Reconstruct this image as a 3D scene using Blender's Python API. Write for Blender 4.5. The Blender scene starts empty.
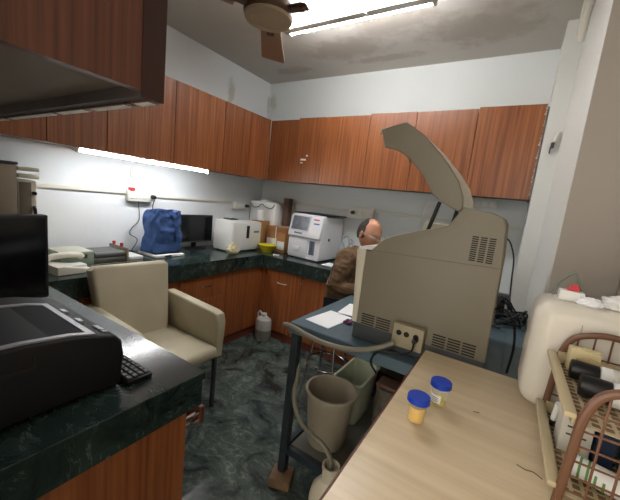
import bpy, bmesh, math, random
from mathutils import Vector, Matrix, noise
random.seed(7)
PI = math.pi
S = bpy.context.scene
COL = S.collection
# ------------------------------------------------------------------ camera
H = 2.768
cd = bpy.data.cameras.new('camera'); cam = bpy.data.objects.new('camera', cd); COL.objects.link(cam)
YAW, PITCH, ROLL, FPX = -0.5503, 0.1516, 0.1094, 321.8
fw = Vector((math.sin(YAW)*math.cos(PITCH), math.cos(YAW)*math.cos(PITCH), -math.sin(PITCH)))
rt = Vector((math.cos(YAW), -math.sin(YAW), 0)); up = rt.cross(fw)
r2 = rt*math.cos(ROLL)+up*math.sin(ROLL); u2 = -rt*math.sin(ROLL)+up*math.cos(ROLL)
m = Matrix((( r2.x, u2.x, -fw.x, 2.735), (r2.y, u2.y, -fw.y, -3.1533), (r2.z, u2.z, -fw.z, 1.4436), (0,0,0,1)))
cam.matrix_world = m
cd.sensor_fit = 'HORIZONTAL'; cd.sensor_width = 36; cd.lens = 36*FPX/620; cd.clip_start = .02
S.camera = cam
# ------------------------------------------------------------------ world, exposure
W = bpy.data.worlds.new('world'); S.world = W; W.use_nodes = True
bg = W.node_tree.nodes['Background']; bg.inputs[0].default_value = (1.0, .93, .84, 1); bg.inputs[1].default_value = 1.2
S.view_settings.view_transform = 'Standard'; S.view_settings.look = 'None'; S.view_settings.gamma = 1
S.view_settings.use_curve_mapping = False; S.view_settings.exposure = 1.6
TUBE_W = 33.0      # ceiling tubes
TUBE_L = 42.0      # tube under the left cabinets

# ------------------------------------------------------------------ materials
def srgb(r, g, b):
    f = lambda c: ((c/255+.055)/1.055)**2.4 if c > 10 else c/255/12.92
    return (f(r), f(g), f(b), 1)
MATS = {}
def pm(name, col, rough=.5, metal=0, spec=.5, noise_amt=0, nscale=8, bump=0, bscale=60, trans=0, ior=1.45, alpha=1, coat=0, sheen=0):
    if name in MATS: return MATS[name]
    mt = bpy.data.materials.new(name); mt.use_nodes = True; nt = mt.node_tree; b = nt.nodes['Principled BSDF']
    b.inputs['Base Color'].default_value = col; b.inputs['Roughness'].default_value = rough
    b.inputs['Metallic'].default_value = metal; b.inputs['Specular IOR Level'].default_value = spec
    b.inputs['Transmission Weight'].default_value = trans; b.inputs['IOR'].default_value = ior
    b.inputs['Alpha'].default_value = alpha; b.inputs['Coat Weight'].default_value = coat
    tc = nt.nodes.new('ShaderNodeTexCoord')
    if noise_amt:
        n = nt.nodes.new('ShaderNodeTexNoise'); n.inputs['Scale'].default_value = nscale; n.inputs['Detail'].default_value = 6
        nt.links.new(tc.outputs['Object'], n.inputs['Vector'])
        rp = nt.nodes.new('ShaderNodeValToRGB'); rp.color_ramp.elements[0].position = .3; rp.color_ramp.elements[1].position = .7
        k = 1-noise_amt
        rp.color_ramp.elements[0].color = (col[0]*k, col[1]*k, col[2]*k, 1); rp.color_ramp.elements[1].color = col
        nt.links.new(n.outputs['Fac'], rp.inputs[0]); nt.links.new(rp.outputs[0], b.inputs['Base Color'])
    if bump:
        n2 = nt.nodes.new('ShaderNodeTexNoise'); n2.inputs['Scale'].default_value = bscale; n2.inputs['Detail'].default_value = 4
        nt.links.new(tc.outputs['Object'], n2.inputs['Vector'])
        bp = nt.nodes.new('ShaderNodeBump'); bp.inputs['Strength'].default_value = bump; bp.inputs['Distance'].default_value = .01
        nt.links.new(n2.outputs['Fac'], bp.inputs['Height']); nt.links.new(bp.outputs[0], b.inputs['Normal'])
    MATS[name] = mt
    return mt
def emis(name, col, st):
    mt = bpy.data.materials.new(name); mt.use_nodes = True; b = mt.node_tree.nodes['Principled BSDF']
    b.inputs['Base Color'].default_value = col; b.inputs['Emission Color'].default_value = col; b.inputs['Emission Strength'].default_value = st
    MATS[name] = mt; return mt
def wood(name, c1, c2, c3, axis='Z', rough=.38, scale=1.0, coord='Object'):
    mt = bpy.data.materials.new(name); mt.use_nodes = True; nt = mt.node_tree; b = nt.nodes['Principled BSDF']
    b.inputs['Roughness'].default_value = rough
    tc = nt.nodes.new('ShaderNodeTexCoord'); mp = nt.nodes.new('ShaderNodeMapping'); nt.links.new(tc.outputs[coord], mp.inputs[0])
    s = [60*scale]*3; s['XYZ'.index(axis)] = 1.2*scale; mp.inputs['Scale'].default_value = s
    n = nt.nodes.new('ShaderNodeTexNoise'); n.inputs['Scale'].default_value = 1; n.inputs['Detail'].default_value = 5; n.inputs['Roughness'].default_value = .62
    oi = nt.nodes.new('ShaderNodeObjectInfo'); ad = nt.nodes.new('ShaderNodeVectorMath'); ad.operation = 'ADD'
    ml = nt.nodes.new('ShaderNodeMath'); ml.operation = 'MULTIPLY'; ml.inputs[1].default_value = 37
    nt.links.new(oi.outputs['Random'], ml.inputs[0]); nt.links.new(mp.outputs[0], ad.inputs[0]); nt.links.new(ml.outputs[0], ad.inputs[1])
    nt.links.new(ad.outputs[0], n.inputs['Vector'])
    rp = nt.nodes.new('ShaderNodeValToRGB'); e = rp.color_ramp.elements
    e[0].position = .3; e[0].color = c1; e[1].position = .72; e[1].color = c3; x = e.new(.5); x.color = c2
    nt.links.new(n.outputs['Fac'], rp.inputs[0])
    hs = nt.nodes.new('ShaderNodeHueSaturation'); mr = nt.nodes.new('ShaderNodeMapRange'); mr.inputs[3].default_value = .88; mr.inputs[4].default_value = 1.1
    nt.links.new(oi.outputs['Random'], mr.inputs[0]); nt.links.new(mr.outputs[0], hs.inputs['Value']); nt.links.new(rp.outputs[0], hs.inputs['Color'])
    nt.links.new(hs.outputs[0], b.inputs['Base Color'])
    MATS[name] = mt; return mt
def marble(name, base, mid, vein, rough, sc, veinpos):
    mt = bpy.data.materials.new(name); mt.use_nodes = True; nt = mt.node_tree; b = nt.nodes['Principled BSDF']
    b.inputs['Roughness'].default_value = rough
    tc = nt.nodes.new('ShaderNodeTexCoord')
    n1 = nt.nodes.new('ShaderNodeTexNoise'); n1.inputs['Scale'].default_value = sc; n1.inputs['Detail'].default_value = 8; n1.inputs['Roughness'].default_value = .65; n1.inputs['Distortion'].default_value = 1.2
    nt.links.new(tc.outputs['Object'], n1.inputs['Vector'])
    rp = nt.nodes.new('ShaderNodeValToRGB'); e = rp.color_ramp.elements; e[0].position = .35; e[0].color = base; e[1].position = .72; e[1].color = mid
    nt.links.new(n1.outputs['Fac'], rp.inputs[0])
    n2 = nt.nodes.new('ShaderNodeTexNoise'); n2.inputs['Scale'].default_value = sc*.8; n2.inputs['Detail'].default_value = 6; n2.inputs['Distortion'].default_value = 2.5
    mp = nt.nodes.new('ShaderNodeMapping'); mp.inputs['Location'].default_value = (4, 9, 2); mp.inputs['Rotation'].default_value = (0, 0, .7); mp.inputs['Scale'].default_value = (1, 2.2, 1)
    nt.links.new(tc.outputs['Object'], mp.inputs[0]); nt.links.new(mp.outputs[0], n2.inputs['Vector'])
    s = nt.nodes.new('ShaderNodeMath'); s.operation = 'SUBTRACT'; s.inputs[1].default_value = .5; nt.links.new(n2.outputs['Fac'], s.inputs[0])
    a = nt.nodes.new('ShaderNodeMath'); a.operation = 'ABSOLUTE'; nt.links.new(s.outputs[0], a.inputs[0])
    mr = nt.nodes.new('ShaderNodeMapRange'); mr.inputs[1].default_value = 0; mr.inputs[2].default_value = veinpos; mr.inputs[3].default_value = 1; mr.inputs[4].default_value = 0
    nt.links.new(a.outputs[0], mr.inputs[0])
    m2 = nt.nodes.new('ShaderNodeMath'); m2.operation = 'MULTIPLY'; nt.links.new(mr.outputs[0], m2.inputs[0])
    r3 = nt.nodes.new('ShaderNodeMapRange'); r3.inputs[1].default_value = .42; r3.inputs[2].default_value = .7; nt.links.new(n1.outputs['Fac'], r3.inputs[0]); nt.links.new(r3.outputs[0], m2.inputs[1])
    mx = nt.nodes.new('ShaderNodeMix'); mx.data_type = 'RGBA'; mx.inputs[7].default_value = vein
    nt.links.new(m2.outputs[0], mx.inputs[0]); nt.links.new(rp.outputs[0], mx.inputs[6]); nt.links.new(mx.outputs[2], b.inputs['Base Color'])
    MATS[name] = mt; return mt
def plaster(name, col, stain, cen, rad, amt=.8, thr=.45):
    # painted plaster with damp patches of their own shape around world positions cen
    mt = bpy.data.materials.new(name); mt.use_nodes = True; nt = mt.node_tree; b = nt.nodes['Principled BSDF']
    b.inputs['Roughness'].default_value = .7; b.inputs['Specular IOR Level'].default_value = .25
    g = nt.nodes.new('ShaderNodeNewGeometry'); pos = g.outputs['Position']
    last = None
    nz = nt.nodes.new('ShaderNodeTexNoise'); nz.inputs['Scale'].default_value = 7; nz.inputs['Detail'].default_value = 9; nz.inputs['Roughness'].default_value = .7
    nt.links.new(pos, nz.inputs['Vector'])
    for c, rr in zip(cen, rad):
        sb = nt.nodes.new('ShaderNodeVectorMath'); sb.operation = 'SUBTRACT'; sb.inputs[1].default_value = c; nt.links.new(pos, sb.inputs[0])
        dv = nt.nodes.new('ShaderNodeVectorMath'); dv.operation = 'DIVIDE'; dv.inputs[1].default_value = rr; nt.links.new(sb.outputs[0], dv.inputs[0])
        ln = nt.nodes.new('ShaderNodeVectorMath'); ln.operation = 'LENGTH'; nt.links.new(dv.outputs[0], ln.inputs[0])
        mr = nt.nodes.new('ShaderNodeMapRange'); mr.inputs[1].default_value = .2; mr.inputs[2].default_value = 1; mr.inputs[3].default_value = .3; mr.inputs[4].default_value = -.25
        nt.links.new(ln.outputs['Value'], mr.inputs[0])
        if last is None: last = mr.outputs[0]
        else:
            mm = nt.nodes.new('ShaderNodeMath'); mm.operation = 'MAXIMUM'; nt.links.new(last, mm.inputs[0]); nt.links.new(mr.outputs[0], mm.inputs[1]); last = mm.outputs[0]
    ad = nt.nodes.new('ShaderNodeMath'); ad.operation = 'ADD'; nt.links.new(nz.outputs['Fac'], ad.inputs[0])
    if last is not None: nt.links.new(last, ad.inputs[1])
    else: ad.inputs[1].default_value = -.2
    m3 = nt.nodes.new('ShaderNodeMapRange'); m3.inputs[1].default_value = thr+.08; m3.inputs[2].default_value = thr+.3; m3.inputs[4].default_value = amt
    nt.links.new(ad.outputs[0], m3.inputs[0])
    mx = nt.nodes.new('ShaderNodeMix'); mx.data_type = 'RGBA'; mx.inputs[6].default_value = col; mx.inputs[7].default_value = stain
    nt.links.new(m3.outputs[0], mx.inputs[0]); nt.links.new(mx.outputs[2], b.inputs['Base Color'])
    bp = nt.nodes.new('ShaderNodeBump'); bp.inputs['Strength'].default_value = .12; bp.inputs['Distance'].default_value = .02
    nt.links.new(nz.outputs['Fac'], bp.inputs['Height']); nt.links.new(bp.outputs[0], b.inputs['Normal'])
    MATS[name] = mt; return mt

M_wood = wood('cabinet_laminate', srgb(98, 52, 27), srgb(132, 76, 40), srgb(154, 96, 55))
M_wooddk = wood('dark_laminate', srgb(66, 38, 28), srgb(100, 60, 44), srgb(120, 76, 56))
M_base = wood('base_laminate', srgb(110, 58, 30), srgb(148, 86, 46), srgb(168, 104, 60))
M_woodh = wood('red_skirting', srgb(86, 42, 30), srgb(110, 58, 42), srgb(128, 72, 52), axis='X')
M_counter = marble('green_marble_counter', srgb(22, 34, 32), srgb(52, 68, 64), srgb(128, 140, 130), .16, 5.5, .010)
M_floor = marble('green_marble_floor', srgb(30, 40, 40), srgb(100, 114, 108), srgb(132, 144, 128), .24, 4.6, .03)
M_under = pm('grey_board', srgb(136, 122, 110), .6, noise_amt=.25, nscale=3)
M_tablewood = wood('pale_tabletop_laminate', srgb(190, 170, 138), srgb(200, 182, 150), srgb(208, 192, 162), axis='X', scale=.55, rough=.34)
M_wallL = plaster('wall_left_paint', srgb(222, 226, 228), srgb(150, 150, 128), [(0, -.62, 2.5), (0, -.64, 2.33), (0, -.02, 2.5), (0, -1.2, 1.1)], [(.3, .11, .26), (.3, .06, .2), (.3, .05, .25), (.3, .3, .06)], .5)
M_wallB = plaster('wall_back_paint', srgb(222, 226, 224), srgb(170, 168, 150), [(.05, 0, 2.55)], [(.12, .3, .2)], .5)
M_ceil = plaster('ceiling_paint', srgb(196, 192, 184), srgb(158, 146, 132), [(1.25, -.5, H), (1.75, -.75, H), (.5, -.25, H), (2.3, -.5, H), (1.5, -.25, H)], [(.7, .35, .3), (.6, .3, .3), (.45, .16, .3), (.7, .45, .3), (.6, .12, .3)], .55, .42)
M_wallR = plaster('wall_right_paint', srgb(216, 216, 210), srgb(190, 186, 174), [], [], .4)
M_wallC = plaster('wall_near_shade_tone', srgb(178, 170, 160), srgb(164, 156, 146), [], [], .4)  # greyer copy of the right wall plaster, shade put into its colour
M_white = pm('white_plastic', srgb(226, 226, 222), .4)
M_cream = pm('cream_plastic', srgb(220, 216, 202), .45)
M_beige = pm('beige_machine', srgb(128, 121, 104), .5, noise_amt=.05, nscale=3, bump=.05, bscale=300)
M_beigelt = pm('light_beige_machine', srgb(206, 200, 180), .4)
M_dkgrey = pm('dark_grey_plastic', srgb(62, 64, 64), .5)
M_black = pm('black_plastic', srgb(17, 17, 19), .42)
M_slot = pm('vent_black', srgb(28, 28, 26), .8)
M_screen = pm('black_screen', srgb(12, 13, 16), .12)
M_chrome = pm('chrome', srgb(205, 205, 205), .18, metal=1)
M_steel = pm('brushed_steel', srgb(150, 150, 148), .35, metal=1)
M_paint = pm('blue_grey_paint', srgb(84, 104, 114), .42, noise_amt=.25, nscale=9)
M_leg = pm('dark_bench_paint', srgb(44, 54, 60), .5, noise_amt=.3, nscale=20)
M_leather = pm('cream_leatherette', srgb(192, 184, 158), .42, noise_amt=.14, nscale=5, bump=.12, bscale=160)
M_paper = pm('paper', srgb(236, 238, 240), .7)
M_card = pm('cardboard', srgb(176, 128, 80), .75, noise_amt=.12, nscale=6)
M_blue = pm('blue_cloth', srgb(62, 94, 150), .8, noise_amt=.35, nscale=14, bump=.6, bscale=22)
M_navy = pm('blue_lid', srgb(24, 62, 176), .38)
M_yellow = pm('yellow_plastic', srgb(214, 200, 36), .35)
M_urine = pm('amber_liquid', srgb(246, 196, 22), .1, alpha=.9)
M_urine2 = pm('pale_yellow_liquid', srgb(238, 222, 70), .1, alpha=.8)
M_clear = pm('clear_plastic', srgb(250, 250, 246), .08, alpha=.12)
M_cloudy = pm('cloudy_plastic', srgb(222, 228, 202), .35, trans=.25, ior=1.15)
M_milky = pm('milky_plastic', srgb(214, 206, 180), .38, trans=.1, noise_amt=.08, nscale=4)
M_bucket = pm('taupe_plastic', srgb(164, 154, 134), .5, noise_amt=.1, nscale=6)
M_brown = pm('brown_plastic', srgb(112, 78, 58), .38)
M_tan = pm('beige_tray_plastic', srgb(184, 168, 134), .45)
M_fan = pm('brown_fan_paint', srgb(150, 124, 98), .35)
M_fandk = pm('dark_fan_trim', srgb(84, 62, 46), .35)
M_red = pm('red_plastic', srgb(204, 44, 54), .4)
M_green = pm('pale_green_enamel', srgb(138, 156, 138), .45)
M_teal = pm('teal_card', srgb(40, 110, 120), .6)
M_hose = pm('grey_hose', srgb(120, 116, 100), .45)
M_skin = pm('skin', srgb(196, 142, 112), .5, noise_amt=.1, nscale=14)
M_hair = pm('grey_hair', srgb(66, 60, 56), .8, noise_amt=.4, nscale=60, bump=.8, bscale=140)
M_jacket = pm('brown_jacket', srgb(106, 80, 52), .75, noise_amt=.35, nscale=12, bump=.8, bscale=34)
M_trouser = pm('navy_trousers', srgb(40, 42, 54), .8)
M_shoe = pm('dark_shoe', srgb(26, 24, 24), .5)
M_block = pm('old_wood_block', srgb(132, 104, 76), .75, noise_amt=.4, nscale=18)
M_tube = emis('ceiling_tube_glow', (.98, .98, 1, 1), TUBE_W)
M_tube2 = emis('wall_tube_glow', (.96, .98, 1, 1), TUBE_L)

# ------------------------------------------------------------------ geometry helpers
class MB:
    def __init__(s): s.bm = bmesh.new()
    def _merge(s, b, mi=0, mat=None):
        if mat is not None: bmesh.ops.transform(b, matrix=mat, verts=b.verts)
        if mi:
            for f in b.faces: f.material_index = mi
        me = bpy.data.meshes.new('tmp'); b.to_mesh(me); b.free(); s.bm.from_mesh(me); bpy.data.meshes.remove(me); return s
    def box(s, x0, x1, y0, y1, z0, z1, r=0, seg=2, mi=0, rz=0, mat=None):
        b = bmesh.new(); bmesh.ops.create_cube(b, size=1)
        sx, sy, sz = abs(x1-x0), abs(y1-y0), abs(z1-z0)
        for v in b.verts: v.co = Vector((v.co.x*sx, v.co.y*sy, v.co.z*sz))
        if r > 0:
            r = min(r, sx*.49, sy*.49, sz*.49)
            bmesh.ops.bevel(b, geom=list(b.edges), offset=r, segments=seg, profile=.5, affect='EDGES', clamp_overlap=True)
        T = Matrix.Translation(((x0+x1)/2, (y0+y1)/2, (z0+z1)/2)) @ Matrix.Rotation(rz, 4, 'Z')
        if mat is not None: T = mat @ T
        return s._merge(b, mi, T)
    def cyl(s, p0, p1, r0, r1=None, seg=20, mi=0, bevel=0):
        r1 = r0 if r1 is None else r1
        p0, p1 = Vector(p0), Vector(p1); d = p1-p0; L = d.length
        b = bmesh.new(); bmesh.ops.create_cone(b, cap_ends=True, segments=seg, radius1=r0, radius2=r1, depth=L)
        if bevel:
            ed = [e for e in b.edges if abs(e.verts[0].co.z-e.verts[1].co.z) < 1e-6]
            bmesh.ops.bevel(b, geom=ed, offset=bevel, segments=2, profile=.5, affect='EDGES')
        T = Matrix.Translation((p0+p1)/2) @ d.to_track_quat('Z', 'Y').to_matrix().to_4x4()
        return s._merge(b, mi, T)
    def lathe(s, c, prof, seg=32, mi=0, sx=1, sy=1, mat=None, close=True):
        b = bmesh.new(); rings = []
        for r, z in prof:
            if r < 1e-5: rings.append([b.verts.new((0, 0, z))])
            else: rings.append([b.verts.new((r*sx*math.cos(2*PI*i/seg), r*sy*math.sin(2*PI*i/seg), z)) for i in range(seg)])
        for A, B in zip(rings, rings[1:]):
            for i in range(seg):
                j = (i+1) % seg
                vs = [A[i % len(A)], A[j % len(A)], B[j % len(B)], B[i % len(B)]]
                q = []
                for v in vs:
                    if v not in q: q.append(v)
                if len(q) > 2:
                    try: b.faces.new(q)
                    except ValueError: pass
        bmesh.ops.recalc_face_normals(b, faces=b.faces)
        T = Matrix.Translation(c)
        if mat is not None: T = T @ mat
        return s._merge(b, mi, T)
    def prism(s, poly, a0, a1, axis='y', mi=0, r=0, mat=None):
        b = bmesh.new()
        def P(u, v, w):
            return {'y': (u, w, v), 'x': (w, u, v), 'z': (u, v, w)}[axis]
        A = [b.verts.new(P(u, v, a0)) for u, v in poly]; B = [b.verts.new(P(u, v, a1)) for u, v in poly]
        n = len(poly)
        fa = b.faces.new(A); fb = b.faces.new(B[::-1])
        for i in range(n): b.faces.new((A[i], B[i], B[(i+1) % n], A[(i+1) % n]))
        bmesh.ops.recalc_face_normals(b, faces=b.faces)
        if r:
            ed = [e for e in b.edges if (e.verts[0] in A) == (e.verts[1] in A)]
            bmesh.ops.bevel(b, geom=ed, offset=r, segments=3, profile=.5, affect='EDGES')
        return s._merge(b, mi, mat)
    def tube(s, pts, r, seg=10, smooth=True, closed=False, mi=0, k=6):
        P = [Vector(p) for p in pts]
        if smooth and len(P) > 2:
            Q = []; n = len(P)
            rng = range(n) if closed else range(n-1)
            for i in rng:
                a = P[(i-1) % n] if closed or i > 0 else P[0]*2-P[1]
                b_, c = P[i], P[(i+1) % n]
                d = P[(i+2) % n] if closed or i+2 < n else P[-1]*2-P[-2]
                for t in range(k):
                    t = t/k
                    Q.append(.5*((2*b_)+(-a+c)*t+(2*a-5*b_+4*c-d)*t*t+(-a+3*b_-3*c+d)*t**3))
            if not closed: Q.append(P[-1])
            P = Q
        b = bmesh.new(); rings = []; n = len(P); nrm = None
        for i, p in enumerate(P):
            if closed: t = P[(i+1) % n]-P[i-1]
            else: t = P[min(i+1, n-1)]-P[max(i-1, 0)]
            t.normalize()
            if nrm is None: nrm = t.orthogonal().normalized()
            nrm = (nrm-t*nrm.dot(t)).normalized(); bn = t.cross(nrm)
            rr = r[i*len(r)//n] if isinstance(r, (list, tuple)) else r
            rings.append([b.verts.new(p+(nrm*math.cos(2*PI*j/seg)+bn*math.sin(2*PI*j/seg))*rr) for j in range(seg)])
        for i in range(n if closed else n-1):
            A, B = rings[i], rings[(i+1) % n]
            for j in range(seg): b.faces.new((A[j], A[(j+1) % seg], B[(j+1) % seg], B[j]))
        if not closed: b.faces.new(rings[0][::-1]); b.faces.new(rings[-1])
        bmesh.ops.recalc_face_normals(b, faces=b.faces)
        return s._merge(b, mi)
    def grid(s, f, nu, nv, mi=0):
        b = bmesh.new(); V = [[b.verts.new(f(i/nu, j/nv)) for j in range(nv+1)] for i in range(nu+1)]
        for i in range(nu):
            for j in range(nv): b.faces.new((V[i][j], V[i+1][j], V[i+1][j+1], V[i][j+1]))
        return s._merge(b, mi)
def link(name, me, mats, parent=None, smooth=35):
    o = bpy.data.objects.new(name, me); COL.objects.link(o)
    for mt in (mats if isinstance(mats, (list, tuple)) else [mats]): me.materials.append(mt)
    if smooth:
        for p in me.polygons: p.use_smooth = True
        try: me.set_sharp_from_angle(angle=math.radians(smooth))
        except Exception: pass
    if parent is not None: o.parent = parent
    return o
def root_of(o):
    M = Matrix.Identity(4)
    while o is not None: M = Matrix.Translation(o.location) @ o.rotation_euler.to_matrix().to_4x4() @ M; o = o.parent
    return M
def obj(name, mb, mats, parent=None, local=False, smooth=35):
    """one mesh object from world coordinates (or local ones with local=True)"""
    bm = mb.bm; me = bpy.data.meshes.new(name)
    if parent is not None:
        if not local: bmesh.ops.transform(bm, matrix=root_of(parent).inverted(), verts=bm.verts)
        bm.to_mesh(me); bm.free(); return link(name, me, mats, parent, smooth)
    xs = [v.co.x for v in bm.verts]; ys = [v.co.y for v in bm.verts]; zs = [v.co.z for v in bm.verts]
    c = Vector(((min(xs)+max(xs))/2, (min(ys)+max(ys))/2, min(zs)))
    bmesh.ops.translate(bm, vec=-c, verts=bm.verts); bm.to_mesh(me); bm.free()
    o = link(name, me, mats, None, smooth); o.location = c; return o
def tag(o, label, cat, group=None, kind=None):
    o['label'] = label; o['category'] = cat
    if group: o['group'] = group
    if kind: o['kind'] = kind
    return o
def thing(name, label, cat, loc, rz=0, group=None):
    o = bpy.data.objects.new(name, None); COL.objects.link(o); o.location = loc; o.rotation_euler = (0, 0, rz)
    o.empty_display_size = .05
    return tag(o, label, cat, group)
def struct(name, mb, mt):
    o = obj(name, mb, mt, smooth=0); o['kind'] = 'structure'; return o
def copy_tree(o, parent=None):
    c = o.copy(); COL.objects.link(c); c.parent = parent
    for ch in list(o.children): copy_tree(ch, c)
    return c

# ------------------------------------------------------------------ room shell
XA, XS, XN = 2.807, 2.905, 3.12
struct('floor', MB().box(-.15, XN+.15, -4.6, .15, -.1, 0), M_floor)
struct('ceiling', MB().box(-.15, XN+.15, -4.6, .15, H, H+.1), M_ceil)
struct('wall_left', MB().box(-.15, 0, -3.28, .15, 0, H), M_wallL)
struct('wall_back', MB().box(0, XN+.15, 0, .15, 0, H), M_wallB)
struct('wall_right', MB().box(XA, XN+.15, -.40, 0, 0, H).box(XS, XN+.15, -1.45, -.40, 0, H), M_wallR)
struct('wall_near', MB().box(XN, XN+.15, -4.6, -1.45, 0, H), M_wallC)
struct('wall_step', MB().box(XS+.002, XN, -1.452, -1.449, 0, H), M_wallC)  # thin sheet over the step face, carrying the painted-in shade
struct('wall_rear', MB().box(0, 2.2, -3.28, -3.13, 0, H).box(2.2, XN, -3.28, -3.20, 2.35, H), M_wallR)

# ------------------------------------------------------------------ upper cabinets
ZB, ZT = 1.615, 2.243
def upper(name, label, axis, seams, tops, d=.376, group='wood-grain wall cabinets'):
    t = thing(name, label, 'cabinet', ((d/2, (seams[0]+seams[-1])/2, ZB) if axis == 'y' else ((seams[0]+seams[-1])/2, -d/2, ZB)), 0, group)
    a, b = seams[0], seams[-1]
    zt = ZT-.012
    if axis == 'y': obj('carcass', MB().box(.003, d-.02, a+.001, b-.001, ZB+.012, zt), M_under, t)
    else: obj('carcass', MB().box(a+.001, b-.001, -d+.02, -.003, ZB+.012, zt), M_under, t)
    for (p, q), tz in zip(zip(seams, seams[1:]), tops):
        g = .002
        mb = MB()
        if axis == 'y': mb.box(d-.018, d, p+g, q-g, ZB, tz, .0015, 1)
        else: mb.box(p+g, q-g, -d, -d+.018, ZB, tz, .0015, 1)
        obj('door', mb, M_wood, t)
    return t
upper('wall_cabinet', 'left-wall cabinet nearest the camera, partly hidden by the dark hanging cabinet', 'y', [-3.05, -2.69, -2.35, -2.02], [ZT]*3)
upper('wall_cabinet', 'two-door wood-grain wall cabinet on the left wall above the blue bag', 'y', [-2.02, -1.523, -1.018], [ZT]*2)
upper('wall_cabinet', 'narrow two-door wood-grain wall cabinet at the corner end of the left wall', 'y', [-1.018, -.677, -.378], [ZT]*2)
e = upper('wall_cabinet', 'corner wall cabinet on the back wall with a torn white sticker', 'x', [.378, .74, 1.04], [ZT-.006, ZT+.006])
obj('sticker', MB().box(.80, .865, -.3785, -.3765, 1.835, 1.852).box(.865, .885, -.3785, -.3765, 1.875, 1.89).box(.80, .83, -.3785, -.3765, 1.808, 1.816), M_paper, e)
upper('wall_cabinet', 'wood-grain wall cabinet on the back wall above the seated man', 'x', [1.04, 1.51, 1.92], [ZT+.004, ZT+.014])
e = upper('wall_cabinet', 'wood-grain wall cabinet at the right end of the back wall with a chipped white edge', 'x', [1.92, 2.375, 2.795], [ZT+.012, ZT+.022])
for i in range(15):
    z = ZB+.03+i*.042+random.uniform(-.01, .01); w = random.uniform(.003, .013)
    obj('paint_chip', MB().prism([(2.794, z), (2.794-w, z+.008), (2.794-w*.4, z+.022), (2.794-w*.5, z+.03), (2.794, z+.045)], -.3775, -.3755, 'y'), pm('chip_plaster', srgb(190, 180, 166), .8), e)
obj('end_panel', MB().box(2.7955, 2.806, -.37, -.004, ZB, ZT+.005), pm('bare_plaster_edge', srgb(150, 146, 138), .8, noise_amt=.4, nscale=30), e)

# near hanging cabinet over the peninsula
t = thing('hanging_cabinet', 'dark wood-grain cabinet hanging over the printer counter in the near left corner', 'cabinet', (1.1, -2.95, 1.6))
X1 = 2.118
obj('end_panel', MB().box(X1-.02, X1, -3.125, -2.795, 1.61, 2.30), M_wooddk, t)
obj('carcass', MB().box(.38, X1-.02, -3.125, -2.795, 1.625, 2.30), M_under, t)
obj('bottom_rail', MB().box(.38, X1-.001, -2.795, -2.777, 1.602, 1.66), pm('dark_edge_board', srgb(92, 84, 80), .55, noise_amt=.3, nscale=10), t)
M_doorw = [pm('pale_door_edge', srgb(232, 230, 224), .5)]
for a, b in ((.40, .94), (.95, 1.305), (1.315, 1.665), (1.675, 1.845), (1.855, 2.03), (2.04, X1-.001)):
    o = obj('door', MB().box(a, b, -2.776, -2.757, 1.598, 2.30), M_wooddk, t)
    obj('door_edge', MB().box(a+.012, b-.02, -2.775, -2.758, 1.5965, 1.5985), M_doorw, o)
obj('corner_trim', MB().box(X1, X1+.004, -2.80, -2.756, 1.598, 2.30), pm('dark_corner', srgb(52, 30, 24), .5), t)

# ------------------------------------------------------------------ worktops and base cabinets
t = thing('worktop', 'long L-shaped green marble worktop running under the wall cabinets', 'worktop', (.32, -.32, .723))
obj('slab', MB().prism([(0.001, -2.465), (.646, -2.465), (.646, -.646), (2.803, -.646), (2.803, -.002), (0.001, -.002)], .823, .85, 'z'), M_counter, t, smooth=0)
obj('apron', MB().box(.62, .644, -2.464, -.622, .723, .8225).box(.62, 2.803, -.644, -.622, .723, .8225), M_counter, t, smooth=0)
def handle(mb, x, y, z, axis, L=.10):
    h = L/2
    if axis == 'y': mb.tube([(x, y-h, z), (x+.02, y-h*.9, z), (x+.026, y, z), (x+.02, y+h*.9, z), (x, y+h, z)], .0045, 8)
    if axis == 'x': mb.tube([(x-h, y, z), (x-h*.9, y-.02, z), (x, y-.026, z), (x+h*.9, y-.02, z), (x+h, y, z)], .0045, 8)
    if axis == 'vy': mb.tube([(x, y, z-h), (x+.02, y, z-h*.9), (x+.026, y, z), (x+.02, y, z+h*.9), (x, y, z+h)], .0045, 8)
    if axis == 'vx': mb.tube([(x, y, z-h), (x, y-.02, z-h*.9), (x, y-.026, z), (x, y-.02, z+h*.9), (x, y, z+h)], .0045, 8)
    return mb
G2 = 'base cabinets under the green worktop'
def base_y(label, y0, y1, fronts, stile=0):
    t = thing('base_cabinet', label, 'cabinet', (.31, (y0+y1)/2, 0), 0, G2)
    obj('carcass', MB().box(.005, .598, y0+.001, y1-.001, .06, .7215), M_base, t)
    obj('plinth', MB().box(.02, .606, y0+.001, y1-.001, 0, .075), M_woodh, t)
    for kind, a, b, z0, z1, hk in fronts:
        o = obj(kind, MB().box(.599, .618, a+.002, b-.002, z0, z1, .0015, 1), M_base, t)
        if hk: obj('handle', handle(MB(), .617, *hk), M_chrome, o)
    return t
base_y('wooden base cabinet with one tall door, left of the room corner', -1.10, -.60,
       [('door', -1.10, -.70, .085, .72, (-1.045, .655, 'vy', .05)), ('stile', -.70, -.60, .085, .72, None)])
base_y('wooden base cabinet with a stack of drawers under the white box on the left counter', -1.585, -1.10,
       [('drawer', -1.585, -1.10, .525, .72, (-1.33, .63, 'y')), ('drawer', -1.585, -1.10, .305, .52, (-1.33, .42, 'y')), ('drawer', -1.585, -1.10, .085, .30, (-1.33, .2, 'y'))])
base_y('wooden base cabinet behind the cream armchair', -2.48, -1.585,
       [('door', -2.48, -2.04, .085, .72, (-2.09, .62, 'vy')), ('drawer', -2.04, -1.585, .525, .72, (-1.8, .63, 'y')), ('door', -2.04, -1.585, .085, .52, (-1.64, .42, 'vy'))])
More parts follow.
